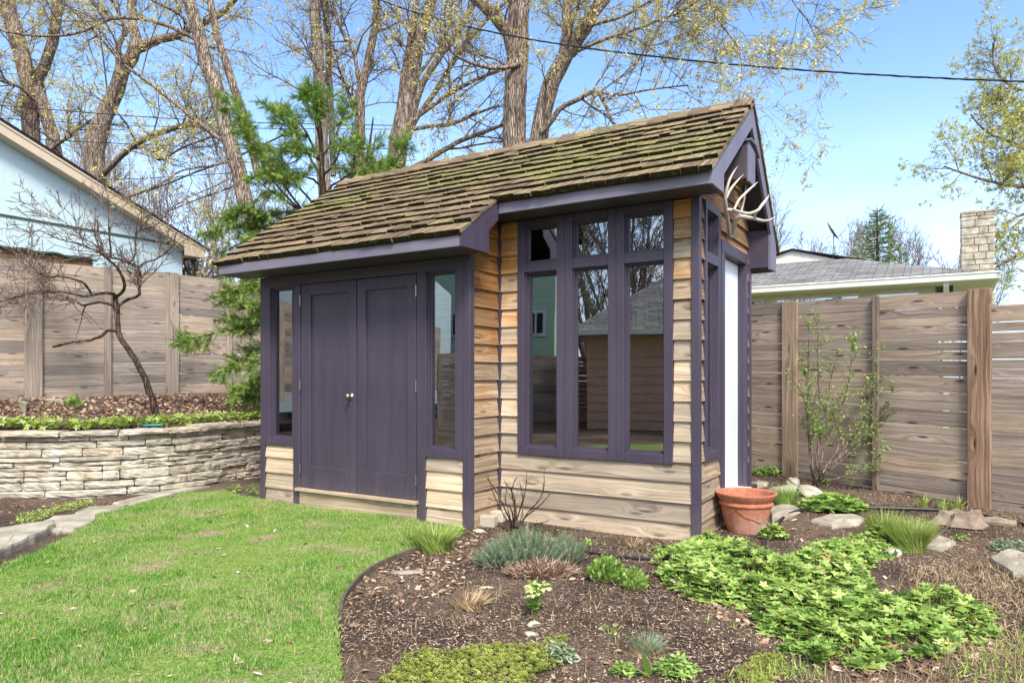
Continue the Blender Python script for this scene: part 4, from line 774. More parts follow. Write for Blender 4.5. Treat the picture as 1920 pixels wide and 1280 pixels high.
# small bare tree in the raised bed: explicit gnarled limbs
def gnarl():
    Y=8.75; L=[([(294,776,17),(284,745,17),(268,700,15),(240,655,14),(222,625,13),(219,600,13),(219,575,13),(216,555,12)],Y,Y),
     ([(222,622,9),(205,618,8),(190,630,8),(165,638,7),(140,640,6),(120,645,7),(98,650,7)],Y,Y-.35),([(217,560,10),(212,550,9),(196,549,8),(178,551,7),(160,556,6),(140,552,5),(115,547,4),(70,550,3),(20,560,2),(-30,580,1.5)],Y,Y-.7),
     ([(172,552,6),(165,540,6),(158,532,6),(135,522,5),(110,518,5),(92,519,5),(70,508,4),(48,486,3.5),(30,470,3),(10,462,2)],Y,Y-.4),([(218,590,8),(214,574,7),(200,568,7),(180,567,6),(158,573,6),(140,564,5),(112,552,4),(80,546,3),(40,552,2.5),(0,570,2),(-30,590,1.5)],Y,Y+.5),
     ([(218,556,9),(228,549,8),(233,540,8),(232,525,8),(226,513,8),(219,503,7),(210,492,6),(200,484,6),(180,470,4),(150,458,3.5),(110,448,3),(70,430,2)],Y,Y-.5),([(220,505,4),(222,497,3.5),(227,492,2)],Y,Y),
     ([(222,574,8),(232,566,8),(245,560,8),(259,555,8),(262,540,7),(264,525,6),(262,510,6),(256,500,6),(245,494,5),(228,488,5),(210,483,4),(195,478,3)],Y,Y+.35),([(258,502,5),(270,493,4),(290,487,4),(310,475,3),(322,462,3),(330,440,2),(338,418,1.5)],Y+.1,Y+.3),
     ([(243,493,5),(252,480,4.5),(254,465,4),(254,445,3.5),(256,435,3),(270,430,2.5),(290,424,2),(312,400,1.5),(322,380,1)],Y+.1,Y+.4),([(207,482,5),(208,470,4.5),(205,445,4),(204,420,3),(203,390,2.5),(203,375,1.5)],Y-.1,Y),([(196,478,4),(182,470,3),(160,462,3),(150,440,2.5),(125,420,2),(100,400,1.5)],Y-.1,Y-.3)]
    P=[];R=[]
    for pts,a,b in L: p,r=pathw(pts,a,b,18,.12); P.append(p); R.append(r*.8)
    P=np.array(P); R=np.array(R); base=P[0,0].copy(); base[2]-=.02; e=empty('dwarf_tree','small bare gnarled tree leaning over the raised bed in front of the left fence','tree',tuple(base))
    P[0,0,2]-=.04
    m=MB(); m.tubes(P-base,R,10); m.build('trunk',M['twigdark'],e,smooth=True)
    Q1,R1=spawn(P[2:],R[2:],150,.25,1,30,70,.35,.9,8,.14,.30,.7,bias=(-.22,0,0)); Q2,R2=spawn(Q1,R1,700,.1,1,30,70,.12,.40,6,.16,.18,.7); Q3,R3=spawn(Q2,R2,1900,.1,1,35,80,.02,.09,3,.15,.1,.8)
    m=MB(); m.tubes(Q1-base,np.maximum(R1,.0034),5); m.tubes(Q2-base,np.maximum(R2,.0033),4); m.tubes(Q3-base,np.maximum(R3,.0028),3); m.build('crown',M['twig'],e,smooth=True)
gnarl()
# evergreen behind the left end of the shed
def hemlock():
    Y=9.9; gzb=.95
    st=[([(612,690,20),(610,560,19),(606,430,17),(604,330,13),(600,240,9),(592,170,5),(588,150,3)],Y,Y),([(600,560,12),(640,450,11),(668,360,9),(690,290,6),(700,220,3)],Y+.1,Y+.3)]
    bo=[((600,440),(500,300),(418,178),.5),((595,420),(520,350),(455,235),.3),((600,330),(560,260),(492,192),-.2),((600,300),(560,230),(518,205),.4),((598,260),(590,200),(560,165),.1),((602,300),(635,240),(655,185),-.2),((602,420),(540,380),(470,330),-.4),
        ((604,400),(560,350),(500,270),-.5),((606,440),(520,430),(445,425),.3),((608,470),(500,440),(412,475),-.1),((608,430),(560,400),(520,400),.5),((660,400),(690,330),(705,250),.1),((650,420),(720,330),(742,290),.2),((660,400),(730,320),(765,268),-.2),((640,380),(665,300),(660,230),.3),
        ((612,360),(650,330),(690,320),-.5),((606,350),(570,330),(540,340),-.5),((650,400),(700,350),(720,330),-.3),((610,500),(500,500),(428,520),.1),((610,520),(510,520),(432,545),-.5),((612,600),(480,610),(338,638),-.6),((612,600),(500,600),(400,600),.3),((612,630),(500,650),(402,700),-.4),
        ((612,640),(520,680),(445,735),-.5),((612,600),(510,570),(440,580),-.7),((612,640),(540,660),(470,690),-.8),((604,300),(580,290),(540,280),-.3),((606,330),(630,300),(640,260),-.5),((612,680),(530,710),(460,745),-.3),((606,280),(592,230),(585,160),-.1),((604,440),(450,400),(395,440),-.3),((610,560),(470,540),(415,560),.1)]
    P=[];R=[]
    for pts,a,b in st: p,r=pathw(pts,a,b,14,.1); P.append(p); R.append(r)
    P=np.array(P);R=np.array(R); base=np.array([P[0,0,0],P[0,0,1],.95]); e=empty('evergreen_tree','feathery dark green conifer growing behind the left end of the shed','evergreen',tuple(base))
    m=MB(); m.tubes(P-base,R,10); 
    B=[];BR=[]
    for a,b,c,dy in bo:
        p,r=pathw([a+(5,),b+(4,),c+(1.2,)],Y,Y+dy,12,.3); B.append(p);BR.append(r)
    B=np.array(B);BR=np.array(BR); m.tubes(B-base,BR,6); m.build('trunk',M['twigdark'],e,smooth=True)
    Q1,R1=spawn(B,BR,520,.33,1.,30,65,.15,.42,7,.09,.0,.6,droop=.03,flat=.2); Q2,R2=spawn(np.concatenate([Q1,B[:,5:12]]),np.concatenate([R1,BR[:,5:12]]),6200,.1,1.,35,70,.08,.2,5,.08,.0,.6,droop=.03,flat=.2)
    m=MB(); m.tubes(Q1-base,np.maximum(R1*.6,.002),4); m.tubes(Q2-base,np.maximum(R2*.6,.0015),3); m.build('twigs',M['twigdark'],e)
    # flat sprays: needles both sides of each twig
    NE=[];NF=[]
    for i in range(7):
        x=i/7.; l=.30*(1-.4*x)
        for sd in(-1,1): 
            b=len(NE); NE+= [(x,0,0),(x+.085,0,0),(x+.20,sd*l,.05)]; NF.append((b,b+1,b+2) if sd>0 else (b+1,b,b+2))
    NE=np.array(NE);NF=np.array(NF); D=np.diff(Q2,axis=1).reshape(-1,3); C=Q2[:,:-1].reshape(-1,3); K=len(C); D=D+rng.normal(0,.012,D.shape)
    m=MB(); rb=np.repeat(rng.random(len(Q2))*.5,4)+rng.random(K)*.5; m.inst(NE,NF,C-base,align(D,rng.normal(0,.45,K)),.06+.045*rng.random(K),rb)
    D=np.diff(Q1[:,2:],axis=1).reshape(-1,3); C=Q1[:,2:-1].reshape(-1,3); K=len(C); m.inst(NE,NF,C-base,align(D,rng.normal(0,.5,K)),.08+.05*rng.random(K)); m.build('foliage',M['hemlock'],e)
hemlock()
# far bare trees
def far_tree(name,label,group,px,py,Y,h,bud=.0,sp=1.,seed=0,rep=None):
    x=(px-HX)/F*Y; z=0.
    if rep is None:
        P=[];R=[]
        for k in range(5):
            a=rng.uniform(-.35,.35)*sp; n=10; t=np.linspace(0,1,n); P.append(np.stack([a*h*.9*t**1.2+rng.normal(0,.05,n).cumsum()*.3*h/8,rng.uniform(-.2,.2)*h*t,h*t*rng.uniform(.75,1.)],1)); R.append(.011*h*(1-.85*t)*rng.uniform(.5,1))
        P=np.array(P);R=np.array(R); e=empty(name,label,'tree',(x,Y,z),0,group); m=MB(); m.tubes(P,R,6); m.build('trunk',M['twigfar'],e)
        Q1,R1=spawn(P,R,70,.2,1,20,50,h*.15,h*.35,7,.1,.4,.5); Q2,R2=spawn(Q1,R1,500,.1,1,20,50,h*.06,h*.14,5,.12,.3,.6); Q3,R3=spawn(Q2,R2,1400,.1,1,20,60,h*.03,h*.07,4,.12,.2,.6)
        m=MB(); m.tubes(Q1,np.maximum(R1*.6,.014),4); m.tubes(Q2,np.maximum(R2*.5,.009),3); m.tubes(Q3,np.full(R3.shape,.008),3); m.build('crown',M['twigfar'],e)
        if bud: 
            i=rng.choice(len(Q3),int(700*bud)); m=MB(); tassels(m,Q3[i,3],3,.07,.14,.1); m.build('leaf_buds',M['bud'],e)
        return e
    e=rep.copy(); COL.objects.link(e); e.location=(x,Y,z); e.scale=(h,h,h); e['label']=label; e.rotation_euler=(0,0,seed)
    for c in rep.children: d=c.copy(); COL.objects.link(d); d.parent=e
    return e
GF='bare trees far behind the grey-roofed house'
p1=far_tree('bare_tree','faint bare tree left of the satellite dish far behind the grey roof',GF,1540,640,38,9.6)
far_tree('bare_tree','faint bare tree just right of the spruce far behind the grey roof',GF,1700,640,40,1.05,seed=1.9,rep=p1); far_tree('bare_tree','faint bare tree between spruce and stone chimney, second from the chimney',GF,1760,640,41,.95,seed=3.6,rep=p1); far_tree('bare_tree','faint bare tree close to the left side of the stone chimney far away',GF,1800,640,44,.85,seed=5.,rep=p1); far_tree('bare_tree','faint bare tree behind the satellite dish far away',GF,1600,640,42,1.0,seed=2.6,rep=p1); far_tree('bare_tree','faint bare tree directly behind the left side of the spruce',GF,1650,640,46,1.12,seed=4.4,rep=p1)
GH='distant trees showing pale buds between the big trunks'
p2=far_tree('budding_tree','distant hazy budding tree between the blue house eave and the leaning trunk',GH,330,640,34,12.5,1.)
for i,(px,Y,s,lb_) in enumerate([(20,38,1.25,'at the far left edge behind the thick leaning trunks'),(150,36,1.2,'between the triple trunk and the forked tree'),(520,40,1.1,'just right of the tall leaning trunk'),(700,38,1.15,'behind the slender double trunk'),(830,36,1.0,'between the many-stemmed tree and the massive tree'),(900,42,1.25,'low behind the roof ridge left of the massive tree'),(1100,40,.95,'behind the right fork of the massive tree'),(1200,44,1.05,'above the roof right of the massive tree'),(240,44,1.3,'behind the forked tree and its arching limb'),(430,46,1.25,'behind the tall leaning trunk'),(1420,40,.95,'just right of the gable peak')]):
    far_tree('budding_tree','distant hazy budding tree '+lb_,GH,px,640,Y,s,seed=i*1.3+.5,rep=p2)
far_tree('sapling','thin budding sapling in the gap between blue house and shed roof',None,378,600,15,4.1,.5,.6)
# spruce
def spruce():
    Y=26; x,_,z=W(1645,600,Y); e=empty('spruce_tree','small pointed spruce behind the grey roof left of the stone chimney','spruce',(x,Y,z)); H=4.1; m=MB(); m.tubes([[(0,0,-1.5),(0,0,H/2),(0,0,H)]],[[.09,.06,.012]],7); m.build('trunk',M['twigdark'],e)
    P=[];R=[]
    for i in range(150):
        t=i/150; zz=.3+(H-.35)*t; l=(1-t)**.85*1.75*rng.uniform(.75,1.1)+.06; a=i*2.4; P.append([(math.cos(a)*l*s,math.sin(a)*l*s,zz+.10*s*l-.25*l*s*(1-s)) for s in np.linspace(0,1,6)]); R.append(np.linspace(.018,.004,6))
    P=np.array(P);R=np.array(R); Q,QR=spawn(P,R,900,.2,1,30,60,.12,.34,4,.06,.0,.6); m=MB(); m.tubes(P,R,3); m.tubes(Q,QR*.6,3); m.build('limbs',M['twigdark'],e)
    C=np.concatenate([Q[:,:-1].reshape(-1,3),P[:,1:-1].reshape(-1,3)]); D=np.concatenate([np.diff(Q,axis=1).reshape(-1,3),np.diff(P[:,1:],axis=1).reshape(-1,3)])
    nv=[];nf_=[]
    for i in range(6):
        for a in range(3): b=len(nv); x0=i/6; y,zz=math.cos(a*2.1+.5)*.28,math.sin(a*2.1+.5)*.28; nv+=[(x0,0,0),(x0+.1,0,0),(x0+.18,y,zz)]; nf_.append((b,b+1,b+2))
    m=MB(); m.inst(np.array(nv),np.array(nf_),C,align(D,rng.random(len(C))*6),.12+.05*rng.random(len(C))); m.build('foliage',M['spruce'],e)
spruce()
# ================================================================== NEIGHBOUR HOUSES
def hvec(o,a,b,z): return np.array([o[0]+U[0]*a+V[0]*b,o[1]+U[1]*a+V[1]*b,z])
# grey-roofed house on the right: local frame a to the left along -U, b away along V; corner C
C=np.array([8.55,12.5]); ez=3.13
nh=empty('bungalow','low house with grey hip roof and stone chimney behind the right fence','house',(C[0],C[1],.1)); Hn=np.array([C[0],C[1],.1])
def hp(a,b,z): return hvec(C,-a,b,z)-Hn
def quad(m,P,uvs=1.):
    P=np.array(P); e=P[1]-P[0]; L=np.linalg.norm(e); e=e/L; n=np.cross(e,P[-1]-P[0]); n/=np.linalg.norm(n); w=np.cross(n,e); uv=np.stack([(P-P[0])@e,(P-P[0])@w],1)
    m.add(P,[list(range(len(P)))],[.5],uv[None])
RZ=3.13+.325*2.7
m=MB(); quad(m,[hp(9,0,ez),hp(0,0,ez),hp(2.7,2.7,RZ),hp(9,2.7,RZ)]); quad(m,[hp(0,0,ez),hp(0,5.4,ez),hp(2.7,2.7,RZ)]); quad(m,[hp(0,5.4,ez),hp(9,5.4,ez),hp(9,2.7,RZ),hp(2.7,2.7,RZ)])
roof=m.build('roof',M['asphalt'],nh)
def hbox(a0,a1,b0,b1,z0,z1,m): 
    v=[hp(a1,b0,z0),hp(a0,b0,z0),hp(a0,b1,z0),hp(a1,b1,z0),hp(a1,b0,z1),hp(a0,b0,z1),hp(a0,b1,z1),hp(a1,b1,z1)]; m.hexa(v)
m=MB()
for k in range(60): a=k*.15; quad(m,[hp(a+.15,.01,ez+.0),hp(a,.01,ez+.0),hp(a,-.012,ez+.0+.0),hp(a+.15,-.012,ez)]) if False else None
m=MB(); hbox(-.08,9,-.13,-.01,ez-.12,ez-.005,m); hbox(-.085,9,-.145,-.125,ez-.02,ez+.012,m); hbox(-.08,-.0,-.13,5.4,ez-.10,ez-.006,m); m.build('gutter',M['guttwhite'],nh,bevel=.012)
m=MB(); hbox(-.0,9,.0,.62,ez-.11,ez-.09,m); hbox(.0,.62,.62,5.4,ez-.11,ez-.09,m); m.build('soffit',M['creamtrim'],nh)
m=MB(); hbox(.92,9,.60,.70,-.1,2.1,m); hbox(5.05,9,.601,.70,2.1,ez-.11,m); hbox(.9,.92,.6,5.3,-.1,ez-.11,m); m.build('wall',M['housewall'],nh)
ww=[(1.15,1.95),(2.2,3.85),(4.05,4.85)]
m=MB(); hbox(.92,5.05,.58,.69,2.96,ez-.11,m)
for a0,a1 in((.92,1.15),(1.95,2.2),(3.85,4.05),(4.85,5.05)): hbox(a0,a1,.58,.69,2.1,2.96,m)
m.build('window_trim',M['creamtrim'],nh)
for a0,a1 in ww:
    m=MB(); hbox(a0,a1,.60,.66,2.1,2.16,m); hbox(a0,a1,.60,.66,2.915,2.96,m); hbox(a0,a0+.045,.60,.66,2.16,2.915,m); hbox(a1-.045,a1,.60,.66,2.16,2.915,m); wf=m.build('window',M['guttwhite'],nh)
    m=MB(); hbox(a0+.045,a1-.045,.63,.635,2.16,2.915,m); m.build('pane',M['glass'],wf)
m=MB(); hbox(1.,5.,1.1,1.15,1.9,2.9,m); m.build('curtain',M['curtain'],nh)
m=MB(); 
P=[hp(.78,-.07,ez-.12),hp(.78,-.04,ez-.2),hp(.78,.2,ez-.42),hp(.78,.5,ez-.6),hp(.78,.53,ez-.75),hp(.78,.53,.3)]
for a,b in zip(P[:-1],P[1:]): d=np.append(U*.09,0); w=np.append(V*.07,0); m.hexa([a,a+d,a+d+w,a+w,b,b+d,b+d+w,b+w])
m.build('downspout',M['guttwhite'],nh)
# white cross gable
m=MB(); 
def gq(m,pts,mi=0): m.addmix([hp(*p) for p in pts],[list(range(len(pts)))],.5,mi)
gq(m,[(5.2,2.75,RZ-.1),(2.55,2.75,RZ-.1),(3.87,2.75,RZ+.30)]); gq(m,[(5.2,2.8,RZ-.1),(2.55,2.8,RZ-.1),(3.87,2.8,RZ+.3)][::-1]); m.build('gable',M['guttwhite'],nh)
m=MB(); m.hexa([hp(2.3,2.68,RZ-.10),hp(3.87,2.68,RZ+.30),hp(3.87,6,RZ+.30),hp(2.3,6,RZ-.10),hp(2.3,2.68,RZ-.06),hp(3.87,2.68,RZ+.34),hp(3.87,6,RZ+.34),hp(2.3,6,RZ-.06)]); m.hexa([hp(3.87,2.68,RZ+.30),hp(5.5,2.68,RZ-.10),hp(5.5,6,RZ-.10),hp(3.87,6,RZ+.30),hp(3.87,2.68,RZ+.34),hp(5.5,2.68,RZ-.06),hp(5.5,6,RZ-.06),hp(3.87,6,RZ+.34)]); m.build('gable_roof',M['darkroof'],nh)
# chimney, individual stones
cx_,_,_=W(1832,400,15.0); m=MB(); CH=np.array([cx_,15.0]); zb=2.6; ztp=4.75; w=.58
def cb(m,x0,x1,y0,y1,z0,z1,rnd=None): o=np.append(CH+U*x0+V*y0,z0)-Hn; m.box(o,np.append(U*(x1-x0),0),np.append(V*(y1-y0),0),(0,0,z1-z0),rnd)
cb(m,-w/2+.012,w/2-.012,-w/2+.012,w/2-.012,zb-.1,ztp-.02,.5); ch=m.build('chimney',M['chimney_mortar'],nh)
m=MB(); z=zb-.1
while z<ztp-.05:
    h=random.choice([.08,.11,.15]); h=min(h,ztp-z)
    for f_ in range(3):
        x=-w/2
        while x<w/2-.01:
            l=min(random.uniform(.12,.34),w/2-x); l=w/2-x if w/2-x-l<.08 else l; j=random.uniform(0,.012)
            if f_==0: cb(m,x+.006,x+l-.006,-w/2-j,-w/2+.03,z+.006,z+h-.006)
            elif f_==1: cb(m,w/2-.03,w/2+j,x+.006,x+l-.006,z+.006,z+h-.006)
            else: cb(m,-w/2-j,-w/2+.03,x+.006,x+l-.006,z+.006,z+h-.006)
            x+=l
    z+=h
cb(m,-w/2-.02,w/2+.02,-w/2-.02,w/2+.02,ztp-.03,ztp+.02); m.build('chimney_stones',M['stone'],nh,bevel=.006)
# satellite dish
dx,dy,dz=W(1563,486,16.4); sd=empty('satellite_dish','grey satellite dish on a pole on the neighbour roof left of the spruce','dish',(dx,16.4,dz-.05)); m=MB(); m.tubes([[(0,0,0),(0.0,0,.4),(0,0,.75)]],[[.011]*3],6); m.tubes([[(0,0,.62),(.12,-.05,.58),(.24,-.1,.74)]],[[.008]*3],5); m.build('mast',M['metal'],sd)
m=MB(); ax=np.array([.75,-.45,.5]); ax/=np.linalg.norm(ax); lathe(m,np.array([-.06,0,.68]),[(0,.01),(.01,.12),(.03,.19),(.055,.25),(.06,.25),(.033,.19),(.012,.12),(.002,.01)],ax,18); m.build('reflector',M['metal'],sd,smooth=True)
# blue house left: gable wall runs along V through (-6.54,14)
C2=np.array([-6.54,14.0]); bh=empty('blue_house','pale blue stucco house gable with beige rake boards behind the left fence','house',(C2[0],C2[1],.9)); Hb=np.array([C2[0],C2[1],.9])
def bp(v,u,z): return np.append(C2+V*v+U*u,z)-Hb      # v along the wall (negative = nearer camera), u outward
zw=lambda v: 3.80-.405*v
m=MB(); VP=[(0,0,.5),(0,0,zw(0)),(-8,0,zw(-8)),(-16,0,zw(0)),(-16,0,.5)]
pts=[bp(v,0,z) for v,_,z in VP]; n=len(pts); bk=[p-np.append(U*.2,0) for p in pts]; m.addmix(pts+bk,[[4,3,2,1,0],[5,6,7,8,9],[0,1,6,5]],.5); quad(m,[bp(0,-.0,.5),bp(0,-9,.5),bp(0,-9,zw(0)-.1),bp(0,0,zw(0)-.1)]); m.build('wall',M['bluestucco'],bh)
def hz(m,v0,v1,u0,u1,z0,z1,dz0,dz1): m.hexa([bp(v0,u0,z0),bp(v1,u0,dz0),bp(v1,u1,dz0),bp(v0,u1,z0),bp(v0,u0,z1),bp(v1,u0,dz1),bp(v1,u1,dz1),bp(v0,u1,z1)])
m=MB(); ov=.30; hz(m,ov,-8,.25,.275,zw(ov)-.02,zw(ov)+.17,zw(-8)-.02,zw(-8)+.17); hz(m,ov,-8,.02,.25,zw(ov)-.01,zw(ov)+.01,zw(-8)-.01,zw(-8)+.01)
m.hexa([bp(ov,.25,3.66),bp(-.12,.25,3.66),bp(-.12,.276,3.66),bp(ov,.276,3.66),bp(ov,.25,zw(ov)-.02),bp(-.12,.25,zw(-.12)-.02),bp(-.12,.276,zw(-.12)-.02),bp(ov,.276,zw(ov)-.02)]); hz(m,ov,.0,-8,.25,3.66,3.68,3.66,3.68); m.hexa([bp(ov-.02,-8,3.66),bp(ov,-8,3.66),bp(ov,.25,3.66),bp(ov-.02,.25,3.66),bp(ov-.02,-8,3.76),bp(ov,-8,3.76),bp(ov,.25,3.76),bp(ov-.02,.25,3.76)])
m.build('rake_board',M['beige'],bh)
m=MB(); hz(m,ov+.1,-8,-9,.30,zw(ov+.1)+.17,zw(ov+.1)+.215,zw(-8)+.17,zw(-8)+.215); m.build('roof',M['darkroof'],bh); m=MB(); hz(m,ov+.05,-8,.276,.29,zw(ov)+.115,zw(ov)+.17,zw(-8)+.115,zw(-8)+.17); m.build('rake_moulding',M['beige'],bh)
m=MB(); hz(m,0,-10,.004,.016,3.86-.0,3.90,3.86,3.885); m.build('wall_band',M['green_corr'],bh)
# lean-to with corrugated roof
q0=np.array(W(-60,452,9.75)[:2]); d=V; lt_=empty('lean_to','weathered lean-to with green corrugated roof edge just behind the left fence','lean-to',(q0[0],q0[1],1.)); Lo=np.array([q0[0],q0[1],1.])
def lp(a,b,z): return np.append(q0+V*a-U*b,z)-Lo
m=MB(); na=70; aa=np.linspace(-4,1.75,na)
for i in range(na-1):
    r0=.018*math.sin(aa[i]*60);r1=.018*math.sin(aa[i+1]*60); m.add([lp(aa[i],0,3.16+r0),lp(aa[i+1],0,3.16+r1),lp(aa[i+1],1.6,3.34+r1),lp(aa[i],1.6,3.34+r0)],[[0,1,2,3]],[.5]); m.add([lp(aa[i],0,3.135+r0),lp(aa[i+1],0,3.135+r1),lp(aa[i+1],1.6,3.315+r1),lp(aa[i],1.6,3.315+r0)],[[3,2,1,0]],[.5]); m.add([lp(aa[i],0,3.135+r0),lp(aa[i+1],0,3.135+r1),lp(aa[i+1],0,3.16+r1),lp(aa[i],0,3.16+r0)],[[0,1,2,3]],[.5])
m.build('roof',M['green_corr'],lt_); m=MB(); m.hexa([lp(-4,.05,2.99),lp(1.7,.05,2.99),lp(1.7,.10,2.99),lp(-4,.10,2.99),lp(-4,.05,3.12),lp(1.7,.05,3.12),lp(1.7,.10,3.12),lp(-4,.10,3.12)]); m.build('fascia',M['brownboard'],lt_)
m=MB(); 
for k in range(15): z0=1.0+k*.13; m.hexa([lp(-4,.2,z0),lp(1.6,.2,z0),lp(1.6,.22,z0),lp(-4,.22,z0),lp(-4,.2,z0+.122),lp(1.6,.2,z0+.122),lp(1.6,.22,z0+.122),lp(-4,.22,z0+.122)])
m.build('wall',M['fenceL'],lt_)
# houses beyond the camera that the shed windows mirror
gh=empty('green_house','two-storey pale green stucco house mirrored in the shed windows','house',(-16.5,-1.2,0)); Hg=np.array([-16.5,-1.2,0])
dg=np.array([.62,-.78,0]); ng=np.array([.78,.62,0])
m=MB(); m.box(-dg*8,dg*10.2,-ng*7,(0,0,7.3)); m.build('wall',M['greenstucco'],gh)
for a,z in((-6.5,4.6),(-3.,4.9),(.4,5.2),(-5,1.6),(-1.2,2.6),(1.2,2.7)):
    w_,h_=(1.0,1.4) if z>4 else(.7,.9)
    m=MB(); m.box(dg*a+ng*.01+Zv*z,dg*w_,ng*.05,(0,0,h_)); f_=m.build('window',M['guttwhite'],gh); m=MB(); m.box(dg*(a+.1)+ng*.065+Zv*(z+.1),dg*(w_/2-.14),ng*.01,(0,0,h_-.2)); m.box(dg*(a+w_/2+.04)+ng*.065+Zv*(z+.1),dg*(w_/2-.14),ng*.01,(0,0,h_-.2)); m.build('pane',M['darkroom'],f_)
m=MB(); m.hexa([-dg*8.4+ng*.5+Zv*7.2,dg*2.7+ng*.5+Zv*7.2,dg*2.7-ng*7.5+Zv*7.2,-dg*8.4-ng*7.5+Zv*7.2,-dg*5+Zv*9.2-ng*3,-dg*.5+Zv*9.2-ng*3,-dg*.5+Zv*9.3-ng*4,-dg*5+Zv*9.3-ng*4]); m.build('roof',M['darkroof'],gh)
gg=empty('garage','brown-sided garage with grey shingle roof mirrored in the triple window','garage',(-9.1,-.3,0)); dg=np.array([.59,-.81,0]); ng=np.array([.81,.59,0])
m=MB()
for k in range(11): z0=k*.22; m.hexa([Zv*z0+ng*.03,dg*6+Zv*z0+ng*.03,dg*6-ng*.05+Zv*z0,-ng*.05+Zv*z0,Zv*(z0+.222)+ng*.005,dg*6+Zv*(z0+.222)+ng*.005,dg*6-ng*.05+Zv*(z0+.222),-ng*.05+Zv*(z0+.222)])
m.box(-ng*.06,dg*6,-ng*5,(0,0,2.4)); m.build('wall',M['brownsiding'],gg)
m=MB(); quad(m,[-dg*.4+ng*.45+Zv*2.42,dg*6.4+ng*.45+Zv*2.42,dg*4-ng*2.6+Zv*4.1,dg*2-ng*2.6+Zv*4.1]); quad(m,[-dg*.4-ng*5.5+Zv*2.42,-dg*.4+ng*.45+Zv*2.42,dg*2-ng*2.6+Zv*4.1]); m.build('roof',M['asphalt'],gg)
m=MB(); m.box(-dg*.42+ng*.44+Zv*2.3,dg*6.9,ng*.1,(0,0,.12)); m.build('gutter',M['guttwhite'],gg)
for q_ in((-17,-6),(-22,-11),(-24,-7),(-20,-4)):
    mm=far_tree('bare_tree','bare tree beyond the garage mirrored in the panes',None,0,0,1,1.5,seed=q_[0],rep=p1); mm.location=(q_[0],q_[1],0); mm['group']='bare trees beyond the mirrored garage'
for k in range(3):
    mm=far_tree('bare_tree',['wide bare tree mirrored in the upper right pane','bare tree mirrored left of the garage roof','bare tree mirrored in the narrow left window'][k],None,0,0,1,8.,0,1.6); mm.location=[(-19,-8.5,0),(-15,-7,0),(-13,4,0)][k]
# mirrored side fence
fence('wooden_fence','tan board fence far left of the lawn',(-11.9,1.9),(.05,-1.),0,7,lambda k:0.,lambda k:1.9,[.15,.1,.12,.15],[(0,.15,.05,0),(2,.15,.05,0),(4,.15,.05,0),(6,.15,.05,0)],'fenceL','fenceL',-1)
# ================================================================== SMALL THINGS IN THE GARDEN
# terracotta pot
px_,py_,pz_=G(1400,997); py_+=.02
pot=empty('terracotta_pot','large weathered terracotta pot standing beside the white side door','pot',(px_,py_,pz_-.01))
H=.335; prof=[(0,.0),(0,.135),(.012,.145),(.022,.1475),(.05,.154),(.12,.170),(.19,.187),(.215,.193),(.225,.196),(.235,.213),(.252,.216),(.262,.205),(.268,.204),(.275,.212),(.325,.243),(.333,.245),(H,.24),(H,.222),(.32,.215),(.24,.19),(.05,.13),(.05,.0)]
m=MB(); lathe(m,np.array([0,0,0.]),prof,Zv,48); m.build('pot_body',M['terra'],pot,smooth=False)
for o in pot.children: 
    for p in o.data.polygons: p.use_smooth=True
# relief swag on the wall of the pot
m=MB(); n=60
for i in range(n):
    a=[(i+k)/n*2*math.pi for k in(0,1)]; 
    f=lambda t: .205-.085*abs(math.sin(t*1.5+.3))**1.2-.008*math.sin(t*9)
    P=[]
    for t in a:
        for z_ in(f(t),.224): r=.142+.232*z_; P.append((r,t,z_))
    def c3(r,t,z_,o=0.): return((r+o)*math.cos(t),(r+o)*math.sin(t),z_)
    (r0,t0,z0),(r1,t1,z1),(r2,t2,z2),(r3,t3,z3)=P
    m.add([c3(r0,t0,z0,.007),c3(r2,t2,z2,.007),c3(r3,t3,z3,.007),c3(r1,t1,z1,.007),c3(r0,t0,z0,-.004),c3(r2,t2,z2,-.004)],[[0,1,2,3],[4,5,1,0]],[.5,.5])
m.build('relief_swag',M['terra'],pot,smooth=False)
m=MB(); a=np.arange(24)/24*2*np.pi; v=[(0,0,.285)]+[(.208*math.cos(q),.208*math.sin(q),.262+.006*math.sin(3*q)) for q in a]; m.add(v,[(0,1+i,1+(i+1)%24) for i in range(24)],np.full(24,.5)); m.build('potting_soil',M['soilpot'],pot)
